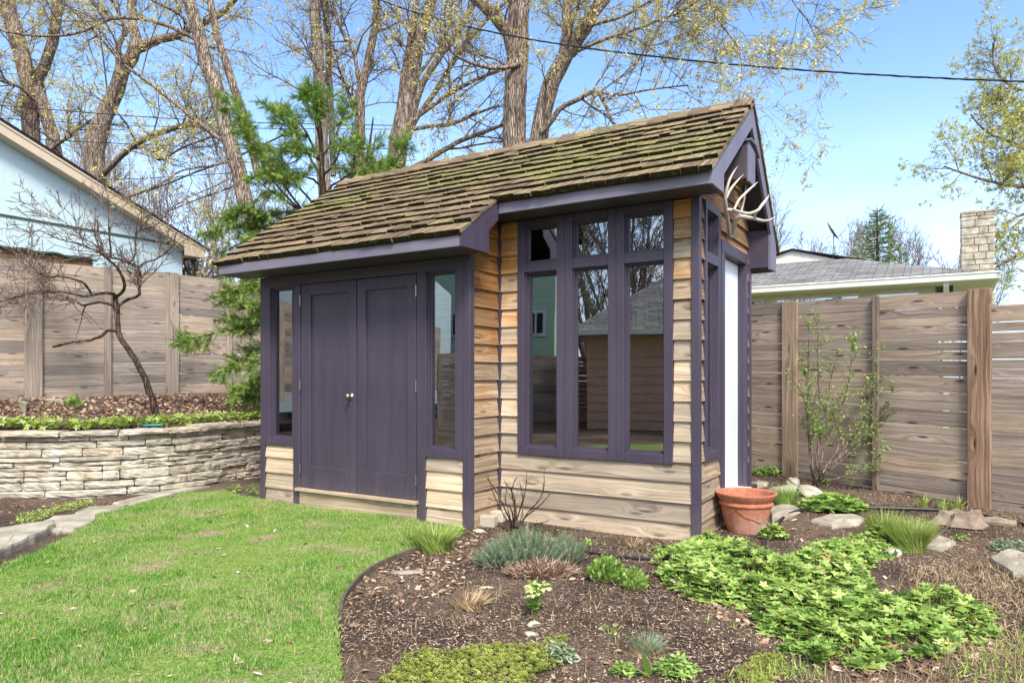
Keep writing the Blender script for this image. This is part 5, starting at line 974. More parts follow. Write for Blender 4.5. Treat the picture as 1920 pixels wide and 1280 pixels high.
def slabstone(name,label,pts,th,cat,mat='flag',group=None,lift=.0,seed=0):
    g=np.random.default_rng(seed); P=[G(a,b) for a,b in pts]; P=np.array(P); c=P.mean(0); Q=[]
    n=len(P)
    for i in range(n):
        a,b=P[i],P[(i+1)%n]
        for t in(0,.33,.66): q=a+(b-a)*t; Q.append(q+np.append(g.normal(0,.008,2),0))
    Q=np.array(Q); zt=c[2]+th+lift; n=len(Q); m=MB()
    r=lambda s,z,j: np.column_stack([c[0]+(Q[:,0]-c[0])*s,c[1]+(Q[:,1]-c[1])*s,np.full(n,z)+g.normal(0,j,n)])
    rings=[r(1.,c[2]-.06,0),r(1.01,zt-.02,.003),r(.97,zt-.002,.002),r(.6,zt+.004,.003),r(.25,zt+.003,.002)]; v=np.vstack(rings+[np.array([[c[0],c[1],zt+.003]])])-np.array([c[0],c[1],c[2]]); j=np.arange(n);j2=(j+1)%n
    ar=sum(Q[i,0]*Q[(i+1)%n,1]-Q[(i+1)%n,0]*Q[i,1] for i in range(n)); fs=[np.stack([k*n+j,k*n+j2,(k+1)*n+j2,(k+1)*n+j],1) for k in range(4)]; f=np.concatenate(fs); t=np.stack([4*n+j,4*n+j2,np.full(n,5*n)],1)
    if ar<0: f=f[:,::-1]; t=t[:,::-1]
    rr=g.random(); b=m.n; m.add(v,f,np.full(len(f),rr)); m.s=0
    m.f[3].append((t+b,np.full(n,rr),v[t][:,:,:2],np.zeros(n,int)))
    o=m.build(name,M[mat],None); o.location=tuple(c); return tag(o,label,cat,group)
GS='limestone slabs edging the lawn'
slabstone('edging_slab','largest thick limestone slab at the left edge of the lawn',[(-60,1012),(0,1000),(60,992),(102,988),(100,1000),(62,1018),(30,1034),(0,1048),(-70,1075)],.065,'stone slab',group=GS,seed=1)
slabstone('edging_slab','flat limestone slab behind the largest one, second from the left edge',[(62,989),(100,972),(178,966),(180,978),(150,994),(108,1004)],.03,'stone slab',group=GS,seed=2)
slabstone('edging_slab','narrow limestone slab in the middle of the lawn edging, near the wall',[(140,964),(170,955),(235,948),(240,955),(185,967)],.025,'stone slab',group=GS,seed=3)
slabstone('edging_slab','long thin limestone slab nearest the foot of the stone wall',[(212,945),(300,926),(350,917),(395,912),(330,928),(250,948)],.025,'stone slab',group=GS,seed=4)
GT='stepping stones in the mulch beside the shed'
slabstone('stepping_stone','pale stepping stone just right of the terracotta pot',[(1440,958),(1470,945),(1506,952),(1500,962),(1478,974),(1450,978)],.03,'stepping stone',group=GT,seed=5)
slabstone('stepping_stone','pale stepping stone under the loop of black hose',[(1520,982),(1556,966),(1600,966),(1622,976),(1610,986),(1560,992)],.03,'stepping stone',group=GT,seed=6)
slabstone('stepping_stone','triangular stepping stone right of the bright grass clump',[(1735,1030),(1762,1008),(1792,1022),(1770,1034)],.03,'stepping stone',group=GT,seed=7)
slabstone('stepping_stone','large grey stepping stone at the right edge of the picture',[(1858,1052),(1895,1040),(1935,1052),(1960,1075),(1900,1084)],.04,'stepping stone',group=GT,seed=8)
slabstone('stepping_stone','flat slab at the foot of the side door behind the pot',[(1408,912),(1420,902),(1442,903),(1440,912),(1420,916)],.03,'stepping stone',group=GT,seed=9)
slabstone('bed_slab','large pale flat stone lying in the raised bed at the far left',[(-60,775),(0,768),(30,762),(62,766),(50,774),(0,782)],.08,'stone slab',seed=10); slabstone('bed_slab','flat stone against the left fence behind the daffodil leaves',[(30,760),(60,753),(118,754),(110,760),(60,763)],.05,'stone slab',seed=11)
def rock(label,px,py,r,seed,mat='stone',group='loose stones around the bed',name='rock'):
    x,y,z=G(px,py); m=MB(); blob(m,(0,0,0),r,seed,18,.16); o=m.build(name,M[mat],None,smooth=False); o.location=(x,y,z+r[2]*.35); tag(o,label,'rock',group)
rock('broad flat rock beside the grass tuft behind the pot',1472,925,(.19,.12,.07),21); rock('rounded pale rock left of the flat green plant',1519,928,(.12,.09,.07),22); rock('small tan rock below the green shrub',1487,909,(.07,.05,.06),23)
rock('small grey stone in front of the bright grass clump',1673,1043,(.075,.05,.05),24); rock('white pebble in front of the left tip of the geranium patch',1262,1096,(.03,.022,.025),25); rock('small pale stone at the foot of the middle corner post',898,997,(.045,.03,.02),26); rock('flat grey pebble above the sedum mat',995,1190,(.035,.02,.012),27); rock('flat pale stone near the wooden edging at the top of the soil bed',765,1074,(.10,.045,.014),28,'flag'); rock('white split stone above the cut dry stalks',915,1102,(.05,.012,.012),29); rock('tan pebble below the pale green hellebore',1000,1172,(.03,.02,.018),30)
for k,(a,b,l) in enumerate([(914,984,'left concrete block under the recessed siding'),(930,975,'right concrete block under the recessed siding, behind the dead shrub')]):
    x,y,z=G(a,b); m=MB(); m.box((-.07,-.04,-.05),(.13,-.05,0),(.03,.09,0),(0,0,.14)); o=m.build('concrete_block',M['conc'],None,bevel=.008); o.location=(x,y,z); tag(o,l,'block','concrete blocks under the shed')
# stump
x,y,z=G(1805,982); m=MB(); n=26
for i in range(n):
    a0_,a1_=i/n*2*math.pi,(i+1)/n*2*math.pi; R=lambda a:.16*(1+.18*math.sin(a*3)+.1*math.sin(a*7)); hh=lambda a:.10+.02*math.sin(a*5); 
    for ra,rb,za,zb_ in((1.45,1.0,-.03,.6),(1.,.93,.6,1.)):
        m.add([(R(a0_)*ra*math.cos(a0_),.7*R(a0_)*ra*math.sin(a0_),hh(a0_)*za),(R(a1_)*ra*math.cos(a1_),.7*R(a1_)*ra*math.sin(a1_),hh(a1_)*za),(R(a1_)*rb*math.cos(a1_),.7*R(a1_)*rb*math.sin(a1_),hh(a1_)*zb_),(R(a0_)*rb*math.cos(a0_),.7*R(a0_)*rb*math.sin(a0_),hh(a0_)*zb_)],[[0,1,2,3]],[.5])
    m.add([(0,0,.095),(R(a0_)*.93*math.cos(a0_),.65*R(a0_)*math.sin(a0_),hh(a0_)),(R(a1_)*.93*math.cos(a1_),.65*R(a1_)*math.sin(a1_),hh(a1_))],[[0,1,2]],[.5])
o=m.build('tree_stump',M['stumpwood'],None); o.location=(x,y,z); tag(o,'low weathered tree stump beside the black hose near the right fence','stump')
x,y,z=G(1866,985); m=MB(); m.tubes([[(-.13,.03,.03),(0,0,.035),(.14,-.04,.02)]],[[.035,.045,.03]],9,True); o=m.build('log_piece',M['stumpwood'],None); o.location=(x,y,z); tag(o,'short rotten piece of log on the mulch right of the stump','log')
# hoses
def hose(name,label,pts,r,mat,lift=.012,Yfix=None,jit=0):
    P=np.array([np.array(G(a,b))+np.array([0,0,lift]) for a,b in pts]); Q=smoothpath(P,len(pts)*9); Q[:,2]=gz(Q[:,0],Q[:,1])+lift+jit*np.sin(np.arange(len(Q))*.7)
    m=MB(); m.tubes([Q],[np.full(len(Q),r)],8,True,[.5]); return tagm(m,name,mat,label,'hose',smooth=True)
hose('soaker_hose','black hose lying on soil in front of the triple window',[(1050,1018),(1080,1030),(1115,1040),(1150,1045),(1200,1050),(1250,1053),(1300,1056)],.011,'hose')
hose('soaker_hose','black hose curving past the pot and along the mulch towards the stump',[(1425,1050),(1438,1015),(1455,988),(1480,968),(1520,957),(1570,954),(1640,956),(1700,958),(1760,961),(1790,965)],.014,'hose',.024)
hose('soaker_hose','last stretch of black hose running from the stump off the right edge',[(1835,968),(1862,975),(1890,981),(1920,988),(1990,1005)],.014,'hose',.024)
Pt=np.array([wmap(np.array([np.interp(0,[0],[0])+a_]),d_,np.array([z_]))[0] for a_,d_,z_ in []]) if False else None
x,y,z=W(284,797,8.02); m=MB(); t=np.linspace(0,2*np.pi*1.6,50); Q=np.stack([.115*np.cos(t)*(1+.1*t/6),.05*np.sin(t),.004+.006*t/6],1); m.tubes([Q],[np.full(50,.008)],7,True,[.5]); o=m.build('garden_hose',M['tealhose'],None,smooth=True); o.location=(x,y,z-.005); tag(o,'short teal hose loop lying on top of the stone wall below the bare tree','hose')
# --- plants ---------------------------------------------------------
def lobed(n=5,depth=.45,teeth=True):
    o=[]; 
    for i in range(n):
        c=math.pi*(-.78+1.56*i/(n-1)); w=math.pi*1.56/(n-1)/2
        r=1.-.18*abs(i-(n-1)/2)/((n-1)/2)
        o+=[(c-w,depth),(c-w*.55,r*.78),(c-w*.38,r*.74),(c-w*.15,r),(c+w*.15,r),(c+w*.38,r*.74),(c+w*.55,r*.78)]
    o.append((math.pi*.90,depth*.8)); v=[(0,0,0)]+[(r*math.cos(a),r*math.sin(a),.10*r*r-.12*(1-abs(math.cos(a*2.5)))*r) for a,r in o]
    return np.array(v),np.array([(0,i,i+1) for i in range(1,len(o))])
GLv,GLf=lobed()
oval=np.array([(0,0,0),(.3,-.22,.04),(.7,-.2,.06),(1,0,0.),(.7,.2,.06),(.3,.22,.04)]); ovf=[np.array([[0,1,4,5],[1,2,3,4]])] ; ovf=[np.array([[0,1,4,5]]),np.array([[1,2,4],[2,3,4]])]
def stems(m,A,B,r=.0018,mi=0): 
    P=np.stack([A,(A+B)/2+np.array([0,0,0.]),B],1); m.tubes(P,np.full((len(A),3),r),3,mi=mi)
def geranium():
    poly=pxpoly([(1225,1030),(1240,1010),(1285,1000),(1300,985),(1322,978),(1345,985),(1375,1005),(1430,1018),(1480,1022),(1530,1004),(1570,1000),(1612,985),(1650,972),(1700,975),(1712,1000),(1690,1020),(1640,1030),(1625,1048),(1650,1095),(1700,1092),(1745,1083),(1800,1095),(1850,1108),(1872,1120),(1868,1165),(1835,1178),(1812,1150),(1790,1190),(1740,1205),(1690,1192),(1665,1215),(1620,1225),(1570,1205),(1520,1195),(1480,1168),(1428,1160),(1412,1118),(1360,1108),(1300,1098),(1255,1080),(1230,1055)],.09)
    c=sample(4300,poly,.6,4.); c=c[vnoise(c[:,0],c[:,1],11,55)>-.85]; ed=np.abs(poly_dist(c[:,0],c[:,1],np.array(poly+[poly[0]]))); h=(.02+.115*sstep(ed,.0,.16)*(.55+.45*vnoise(c[:,0],c[:,1],9,8)).clip(.12,1.25))*(.55+.45*rng.random(len(c))); pt=on(c)+0; ptt=pt.copy(); ptt[:,2]+=h; m=MB()
    m.inst(GLv,GLf,ptt,rots(len(c),tilt=.42),.018+.030*rng.random(len(c))**1.3,np.clip(rng.normal(.5,.24,len(c))+.15*vnoise(c[:,0],c[:,1],6,77),0,.99)); c2=sample(700,poly,.6,4.); p2_=on(c2,.03); m.inst(GLv,GLf,p2_,rots(len(c2),tilt=.6),.03+.02*rng.random(len(c2)),.15*rng.random(len(c2)))
    k=rng.random(len(c))<.5; stems(m,pt[k]+rng.normal(0,.01,(k.sum(),3))*[1,1,0],ptt[k]); tagm(m,'geranium_ground_cover','geranium','spreading patch of light green lobed geranium leaves in front of the terracotta pot','ground cover')
geranium()
def mound(name,label,px,py,w,h,n,tmpl,s0,s1,mat,dz=.0,tilt=.6,group=None,cat='plant',flat=1.,dep=None):
    x,y,z=G(px,py); y0=y; W_=w/F*y; H_=h/F*y; D_=W_*(dep or .8); a=rng.random(n)*2*np.pi; r=np.sqrt(rng.random(n)); X=r*np.cos(a)*W_/2; Yy=r*np.sin(a)*D_/2; Z=H_*(1-r**2*.75)*(.35+.65*rng.random(n))
    P=np.stack([X,Yy,Z],1); nrm=np.stack([X/(W_/2),Yy/(D_/2),np.full(n,flat)],1); D=nrm+rng.normal(0,.35,(n,3)); m=MB(); tv,tf=tmpl
    if tilt is None: m.inst(tv,tf,P*[1,1,1],align(D,rng.normal(0,.8,n)),s0+(s1-s0)*rng.random(n))
    else: m.inst(tv,tf,P,rots(n,tilt=tilt),s0+(s1-s0)*rng.random(n))
    k=slice(0,n,3); stems(m,P[k]*[.5,.5,0]-[0,0,.01],P[k]); o=m.build(name,M[mat],None); o.location=(x,y,z); return tag(o,label,cat,group)
def tuft(name,label,px,py,w,h,n,mat,bw=.004,group=None,cat='grass clump',spread=.5,dep=.8):
    x,y,z=G(px,py); W_=w/F*y; H_=h/F*y; m=MB(); n_=n; a=rng.random(n)*2*np.pi; r=np.sqrt(rng.random(n)); p=np.stack([r*np.cos(a)*W_*.3,r*np.sin(a)*W_*.3*dep,0*a],1); tl=np.clip(rng.normal(.15,.12,n)+spread*.6*r,0,1.2)
    hh=H_*(.6+.45*rng.random(n)); m.inst(BL,BLF,p,rots(n,yaw=a+rng.normal(0,.4,n),tilt=tl,roll=a),np.stack([hh,np.full(n,bw),hh],1)); o=m.build(name,M[mat],None); o.location=(x,y,z-.005); return tag(o,label,cat,group)
OV=(oval,ovf); GE=(GLv,GLf); plv=[];plf=[]
for i in range(8):
    for a_ in range(4): b=len(plv); x0=i/8; y_,z_=math.cos(a_*1.6+i)*.15,math.sin(a_*1.6+i)*.15; plv+=[(x0,-.015,0),(x0,.015,0),(x0+.17,y_,z_)]; plf.append((b,b+1,b+2))
plume=(np.array(plv),np.array(plf)); needle=(np.array([(0,-.06,0),(0,.06,0),(1,0,0),(.5,0,.07)]),np.array([(0,2,3),(2,1,3)]))
tuft('grass_clump','tall bright yellow-green grass clump right of the geranium patch',1706,1032,86,70,1300,'yshoot',.0045); tuft('grass_clump','second lower yellow-green grass clump behind the geranium tips',1655,1010,60,62,420,'yshoot',.005)
tuft('grass_tuft','short green grass tuft between pot and rock',1472,944,62,42,420,'fresh',.004); tuft('fescue_tuft','small blue-grey fescue tuft low in the front bed',1210,1224,62,50,420,'juniper',.0022,spread=1.1); tuft('fescue_straw','dry straw collar at the foot of the blue-grey fescue tuft',1208,1228,80,32,260,'straw',.002,cat='straw',spread=1.6)
tuft('bulb_leaves','bright green bulb leaves at the lawn corner left of the middle post',815,1034,92,66,260,'yshoot',.009,cat='bulb plant',spread=.8); tuft('bulb_leaves','broad green bulb leaves beside the lower lawn corner',775,1024,60,46,110,'fresh',.009,cat='bulb plant',spread=.9)
tuft('daffodil_leaves','blue-green daffodil leaves below the wide left fence post',76,765,42,38,60,'juniper',.012,cat='bulb plant',spread=.25); tuft('daffodil_leaves','thin daffodil leaves right of the wide left fence post',98,762,22,30,26,'juniper',.010,cat='bulb plant',spread=.25)
GI='iris shoots along the right fence'
for k,(a,b,l) in enumerate([(1728,951,'leftmost iris shoots by the right fence'),(1768,957,'middle iris shoots by the right fence'),(1796,955,'rightmost iris shoots, nearest the widest fence post')]): tuft('iris_shoots',l,a,b,34,30,26,'yshoot',.014,group=GI,cat='iris',spread=.6)
tuft('cut_stalks','cut dry perennial stalks standing in the middle of the soil bed',882,1140,90,44,170,'straw',.006,cat='dry stalks',spread=1.1); tuft('cut_stalks','small dry stalk clump under the triple window in front of the siding',1187,1024,46,26,90,'straw',.005,cat='dry stalks',spread=1.1)
tuft('sprout','single pale shoot in front of the geranium patch',1325,1172,8,32,3,'yshoot',.008,cat='sprout',spread=.1); tuft('sprout','pair of pale green shoots in front of the geranium patch, right of the single one',1376,1176,18,24,9,'yshoot',.008,cat='sprout',spread=.4)
mound('perennial','dense bright green leafy mound left of the geranium patch',1137,1088,66,42,420,OV,.030,.05,'fresh',tilt=None,flat=1.2); mound('perennial','smaller green leafy mound next to the dense bright one',1190,1104,46,42,230,OV,.022,.036,'fresh',tilt=None,flat=1.2)
mound('juniper','spreading blue-green juniper in front of the dead shrub',985,1060,118,44,520,plume,.07,.15,'juniper',tilt=None,flat=1.6,dep=.5); mound('juniper','right-hand tuft of blue-green juniper beside the black hose',1062,1055,58,40,220,plume,.06,.12,'juniper',tilt=None,flat=1.8,dep=.7); mound('juniper','low left end of blue-green juniper reaching over the soil',935,1062,70,26,170,plume,.06,.12,'juniper',tilt=None,flat=.8,dep=.6)
mound('dead_juniper','brown dead twigs and leaves under the juniper',1015,1080,120,22,700,needle,.05,.09,'litter',tilt=None,flat=.5,dep=.4,cat='dead growth')
mound('wild_ginger','low bright green round-leaved plant beside the hose behind the stepping stone',1562,954,124,30,520,GE,.035,.055,'fresh',tilt=.4,dep=.7); mound('sprout','small green rosette against the left fence below the thin post',138,757,28,14,26,OV,.08,.12,'fresh',tilt=None,cat='sprout'); 
for a,b,w,h,n,l,mt in [(1145,1188,42,20,16,'tiny sprout with paired leaves in the middle of the front bed','fresh'),(1268,1262,78,34,360,'crinkly blue-green plant low in the front bed','fresh'),(1172,1262,50,22,120,'sparse ferny sprout left of the heart-shaped leaf','fresh'),(1486,1222,48,26,200,'small grey-green mound in front of the geranium patch','fresh'),(1046,1238,62,34,300,'blue-green hummock at the right end of the sedum mat','juniper'),(1895,1032,80,26,260,'blue-green sedum mat at the right edge near the hose','juniper'),(1800,1012,30,12,40,'tiny sprout right of the stepping stone','fresh'),(1690,1000,20,10,10,'tiny sprout in the mulch by the grass clump','fresh'),(1860,945,70,16,160,'low weeds at the foot of the widest fence post','fresh'),(1440,890,60,18,200,'low weeds behind the shed corner by the fence','fresh'),(1540,906,30,14,60,'fresh green weeds at the foot of the sprouting shrub','fresh'),(440,922,24,18,40,'green weed at the foot of the stone wall','fresh'),(472,928,22,24,40,'green weed beside the left corner post','fresh'),(860,1000,30,18,50,'light green weed at the foot of the middle corner post','fresh'),(1105,1022,30,14,30,'small sprout behind the black hose near the siding','fresh'),(1235,1035,30,14,30,'sprout under the right end of the triple window','fresh'),(1450,1010,56,30,150,'small geranium tuft right of the pot','geranium')]:
    mound('sprout' if h<22 else 'perennial',l,a,b,w,h,n,(OV if mt!='geranium' else GE),.02 if b>1000 else .035,.034 if b>1000 else .06,mt,tilt=.5,cat='small plant')
# heart-shaped leaf plant
x,y,z=G(1215,1268); m=MB(); lf_=np.array([(0,0,0),(.25,-.3,.1),(.7,-.22,.2),(1,0,.22),(.7,.22,.2),(.25,.3,.1)]); m.inst(lf_,ovf,np.zeros((4,3)),align(np.array([(-.4,-.2,.9),(.5,-.3,.5),(-.8,.1,.3),(.2,.6,.4)])),np.array([.11,.07,.06,.06])); o=m.build('sprout',M['geranium'],None); o.location=(x,y,z); tag(o,'single upright heart-shaped pale leaf at the bottom of the front bed','small plant')
# upright perennial bottom right
def upright(name,label,px,py,hpx,ns,mat,lean=.2,leafs=(.03,.05),flower=False,cat='plant'):
    x,y,z=G(px,py); Hh=hpx/F*y; P=[]; 
    for i in range(ns): 
        a=rng.random()*6.28; l=rng.uniform(0,lean); t=np.linspace(0,1,7)[:,None]; P.append(np.array([rng.normal(0,.012),rng.normal(0,.012),-.01])+t*np.array([math.cos(a)*l*Hh,math.sin(a)*l*Hh,Hh*rng.uniform(.7,1)]))
    P=np.array(P); m=MB(); m.tubes(P,np.full((ns,7),.003),4,rnd=np.full(ns,.2)); C_=np.repeat(P[:,2:].reshape(-1,3),5,0); K=len(C_); a=rng.random(K)*6.28; D=np.stack([np.cos(a),np.sin(a),rng.uniform(.1,1.2,K)],1); m.inst(oval,ovf,C_,align(D,rng.normal(0,.4,K)),leafs[0]+(leafs[1]-leafs[0])*rng.random(K))
    e=empty(name,label,cat,(x,y,z)); m.build('leaves',M[mat],e)
    if flower:
        m=MB(); t=P[:,-1]; 
        for q in t:
            for _ in range(3): c_=q+rng.normal(0,.016,3)+[0,-.01,.0]; D=np.stack([np.cos(np.arange(5)*1.257),np.sin(np.arange(5)*1.257),np.full(5,-.5)],1); m.inst(oval*[1,1.6,1],ovf,np.repeat([c_],5,0),align(D),.032)
        m.build('blossom',M['petal'],e)
    return e
upright('hellebore','pale green flowering hellebore standing alone in the middle of the soil bed',1003,1156,74,4,'fresh',.22,(.03,.055),True)
upright('perennial','bright green upright perennial at the bottom edge in front of the geraniums',1530,1248,48,7,'fresh',.45,(.028,.045)); upright('perennial','second fan of upright green leaves right beside the bottom perennial',1556,1238,34,4,'fresh',.5,(.03,.045))
# sedum mat, moss, wall-top plants, weeds
def mat_cover(name,label,poly,n,tv,s0,s1,mt,dz,tilt=.35,cat='ground cover',hvar=0.,pw=.5,kind=None):
    c=sample(n,poly,pw,3.); m=MB(); P=on(c,dz); P[:,2]+=hvar*rng.random(len(c))*(1+.8*vnoise(c[:,0],c[:,1],7,4)).clip(0,2); m.inst(tv[0],tv[1],P,rots(len(c),tilt=tilt),s0+(s1-s0)*rng.random(len(c))); return tagm(m,name,mt,label,cat,kind=kind)
# rosette template
rv=[];rf=[]
for i in range(7):
    a=i*2.4; r=.9-.09*i; b=len(rv); rv+=[(0,0,.1*i),(r*math.cos(a-.45),r*math.sin(a-.45),.15+.12*i),(r*1.15*math.cos(a),r*1.15*math.sin(a),.2+.12*i),(r*math.cos(a+.45),r*math.sin(a+.45),.15+.12*i)]; rf.append((b,b+1,b+2,b+3))
RO=(np.array(rv),np.array(rf))
sp=pxpoly([(700,1300),(712,1272),(745,1250),(760,1228),(800,1218),(845,1222),(880,1208),(930,1200),(985,1212),(1025,1208),(1062,1222),(1052,1245),(1010,1262),(985,1290),(985,1420),(720,1420)],.02)
mat_cover('sedum_mat','yellow-green sedum mat spreading over soil at the bottom of the picture',sp,3600,RO,.009,.016,'sedum',.008,.35,hvar=.022)
mat_cover('sedum_patch','small loose yellow-green sedum patch right of the main mat',pxpoly([(1020,1200),(1060,1192),(1072,1205),(1040,1212)]),60,RO,.008,.013,'sedum',.01); mat_cover('moss_patch','low mossy yellow-green patch at the bottom between fescue and perennial',pxpoly([(1375,1262),(1420,1228),(1470,1232),(1482,1260),(1430,1300)]),700,RO,.006,.012,'sedum',.004,hvar=.02)
mat_cover('creeping_weeds','yellowish creeping weeds on the soil between stone wall and edging slabs',pxpoly([(20,985),(40,968),(90,955),(120,945),(170,938),(182,944),(150,955),(110,962),(70,980)]),1100,OV,.018,.034,'yshoot',.008,.5,hvar=.02)
A_=lambda px: None
c=[]; 
for i in range(2800):
    a_=random.uniform(WA0,WA1); d_=.25+.28*random.random()**1.3
    p=wmap(np.array([a_]),d_,np.array([0.]))[0]
    if vnoise(np.array([a_]),np.array([0.]),2.2,21)[0]>-.75: c.append(p[:2])
c=np.array(c); P=on(c,.03); P[:,2]+=.09*rng.random(len(c)); m=MB(); m.inst(GLv,GLf,P,rots(len(c),tilt=.6),.026+.03*rng.random(len(c))); tagm(m,'wall_top_plants','yshoot','low light green leafy strip growing along the top of the stone wall','ground cover')
c=sample(2600,pxpoly([(1280,1300),(1400,1260),(1480,1240),(1620,1270),(1700,1240),(1840,1220),(1960,1150),(2050,1180),(2050,1420),(1280,1420)]),.8,3.); d_=vnoise(c[:,0],c[:,1],6,31); c=c[d_>-.1]; m=MB(); blades(m,c,.03+.03*rng.random(len(c)),np.full(len(c),.006),.004,.7); tag(m.build('sparse_grass',M['yshoot']),kind='stuff')
c=sample(8500,pxpoly([(1640,1110),(1760,1060),(1960,1060),(2150,1120),(2150,1420),(1500,1420),(1500,1290),(1700,1260),(1870,1200)]),.8,3.); m=MB(); blades(m,c,.03+.06*rng.random(len(c)),np.full(len(c),.002),.004,1.4); tag(m.build('dry_thatch',M['straw']),kind='stuff')
c=np.concatenate([sample(2600,[(1.5,9.5),(9,3.5),(16,6),(12,20),(3,16)])]); m=MB(); c=c[poly_dist(c[:,0],c[:,1],np.array([(8.5,1.5),(4.39,6.6),(0,12.0)]))<-.1]; 
if len(c): blades(m,c,.10+.06*rng.random(len(c)),np.full(len(c),.03),0,.5); tag(m.build('grass_behind_fence',M['grass']),kind='stuff')
v,f=grid(np.arange(1.,24,.5),np.arange(2.,30,.5),lambda x,y: gz(x,y)+.02); cc=v[f].mean(1); k=(poly_dist(cc[:,0],cc[:,1],np.array([(8.5,1.3),(4.8,6.75),(1.5,11.2),(-.5,14)]))<-.4); m=MB(); m.add(v,f[k],np.full(k.sum(),.5)); tag(m.build('neighbour_lawn',M['dulllawn']),kind='structure')
# dead shrub in the recess
def shrub(name,label,px,py,paths,Y,sub,mat,leafmat=None,leafn=0,ls=(.02,.03),cat='shrub',sw_=(.06,.2)):
    P=[];R=[]
    for pts in paths: p,r=pathw(pts,Y,Y+random.uniform(-.22,.22),9,.2); P.append(p);R.append(r*.62)
    P=np.array(P);R=np.array(R); b=np.array(G(px,py)); P[:,0]=b+rng.normal(0,.02,(len(P),3))*[1,1,0]; e=empty(name,label,cat,tuple(b)); m=MB(); m.tubes(P-b,R,5); Q,QR=spawn(P,R,sub,.25,1,20,60,sw_[0],sw_[1],5,.15,.25,.7); m.tubes(Q-b,np.maximum(QR*.7,.0016),3); m.build('stems',M[mat],e)
    if leafmat:
        C_=np.concatenate([Q[:,1:].reshape(-1,3),P[:,4:].reshape(-1,3)]); i=rng.choice(len(C_),leafn); K=leafn; a=rng.random(K)*6.28; D=np.stack([np.cos(a),np.sin(a),rng.uniform(-.2,1,K)],1); m=MB(); m.inst(oval,ovf,C_[i]-b+rng.normal(0,.008,(K,3)),align(D,rng.normal(0,.5,K)),ls[0]+(ls[1]-ls[0])*rng.random(K)); m.build('leaves',M[leafmat],e)
    return e
shrub('dead_shrub','leafless brown twiggy shrub in front of the recessed shed corner',965,1001,[[(965,1000,6),(950,960,5),(930,920,4),(910,890,2)],[(965,1000,6),(955,950,5),(935,940,3),(915,935,2)],[(965,1000,6),(965,950,5),(960,915,4),(968,895,2)],[(965,1000,6),(975,955,5),(985,920,4),(988,885,2)],[(965,1000,6),(985,970,5),(1015,945,4),(1032,925,2)],[(965,1000,6),(990,960,5),(1018,925,4),(1020,888,2)],[(965,1000,5),(945,965,4),(925,925,3),(918,905,2)],[(965,1000,5),(968,965,5),(962,925,4),(945,900,2)],[(965,1000,5),(980,960,4),(978,920,3),(974,900,2)],[(965,1000,5),(1000,985,4),(1030,975,2)],[(965,1000,5),(955,965,4),(948,935,3),(950,910,2)]],5.75,70,'twigdark',sw_=(.04,.14))
shrub('sprouting_shrub','thin-stemmed shrub with fresh green leaves in front of the right fence',1530,912,[[(1525,905,6),(1518,870,5),(1524,800,4),(1510,700,3),(1497,650,2)],[(1525,905,6),(1530,850,5),(1540,800,4),(1533,700,3),(1534,596,2)],[(1528,905,6),(1535,840,4),(1550,760,3),(1560,700,2.5),(1572,660,2)],[(1530,905,6),(1545,880,5),(1580,830,4),(1610,770,4),(1630,730,3),(1668,700,2)],[(1535,905,6),(1560,870,5),(1610,825,5),(1650,780,4),(1690,720,3),(1712,695,2)],[(1535,905,5),(1590,890,4),(1630,870,3),(1660,840,2)],[(1528,905,5),(1560,800,4),(1580,760,3),(1600,640,1.5)],[(1525,905,5),(1520,830,4),(1505,740,3),(1480,705,1.5)],[(1530,905,5),(1575,820,4),(1560,770,3),(1580,740,2)],[(1532,905,5),(1600,890,3),(1640,880,2),(1685,876,1)],[(1520,905,4),(1514,760,3),(1516,640,2),(1516,612,1.5)],[(1530,905,5),(1640,800,4),(1665,760,3),(1685,690,2)],[(1535,905,5),(1625,770,3),(1640,700,2),(1645,655,1.5)]],7.25,300,'twig','fresh',5200,(.018,.034),sw_=(.1,.34))
# ================================================================== WIRES
def wire(label,pts,Y0,Y1,r,n=60,twist=False,group='overhead wires on the left'):
    Q=smoothpath(np.array([W(a,b,Y0+(Y1-Y0)*i/(len(pts)-1)) for i,(a,b) in enumerate(pts)]),n); m=MB(); b=Q[0].copy(); Q=Q-b
    if twist:
        t=np.linspace(0,2*np.pi*n/14,n)
        for ph,rr in((0,r),(2.1,r*.9),(4.2,r*.55)): m.tubes([Q+np.stack([0*t,np.cos(t+ph)*r*1.1,np.sin(t+ph)*r*1.1],1)],[np.full(n,rr)],6)
    else: m.tubes([Q],[np.full(n,r)],5)
    o=m.build('overhead_cable' if twist else 'overhead_wire',M['wire'],None); o.location=tuple(b); tag(o,label,'cable' if twist else 'wire',None if twist else group)
wire('thick twisted black service cable crossing the sky above the shed roof',[(560,-60),(815,35),(1000,75),(1280,112),(1600,138),(1920,153),(2300,160)],13.6,8.,.0072,320,True)
wire('highest thin wire running across the left trees',[(-150,188),(0,198),(210,215),(420,228),(760,236)],15.5,15.5,.010); wire('second thin wire from the top across the left trees',[(-150,214),(0,222),(210,234),(430,240),(780,243)],15.6,15.6,.008)
wire('third thin wire crossing just above the blue house roof',[(-150,240),(0,256),(200,268),(430,277),(780,280)],15.5,15.5,.009); wire('thin wire crossing in front of the blue wall and its rake board',[(-150,336),(0,336),(200,337),(430,325),(780,300)],12.2,15.5,.007)
wire('upper thick black wire rising from the blue roof to the leaning trunk',[(222,376),(300,350),(370,322),(430,300),(560,240)],13.9,12.8,.016); wire('lower thick black wire rising from the blue roof to the leaning trunk',[(290,408),(350,382),(440,349),(560,300)],14.2,12.8,.013)
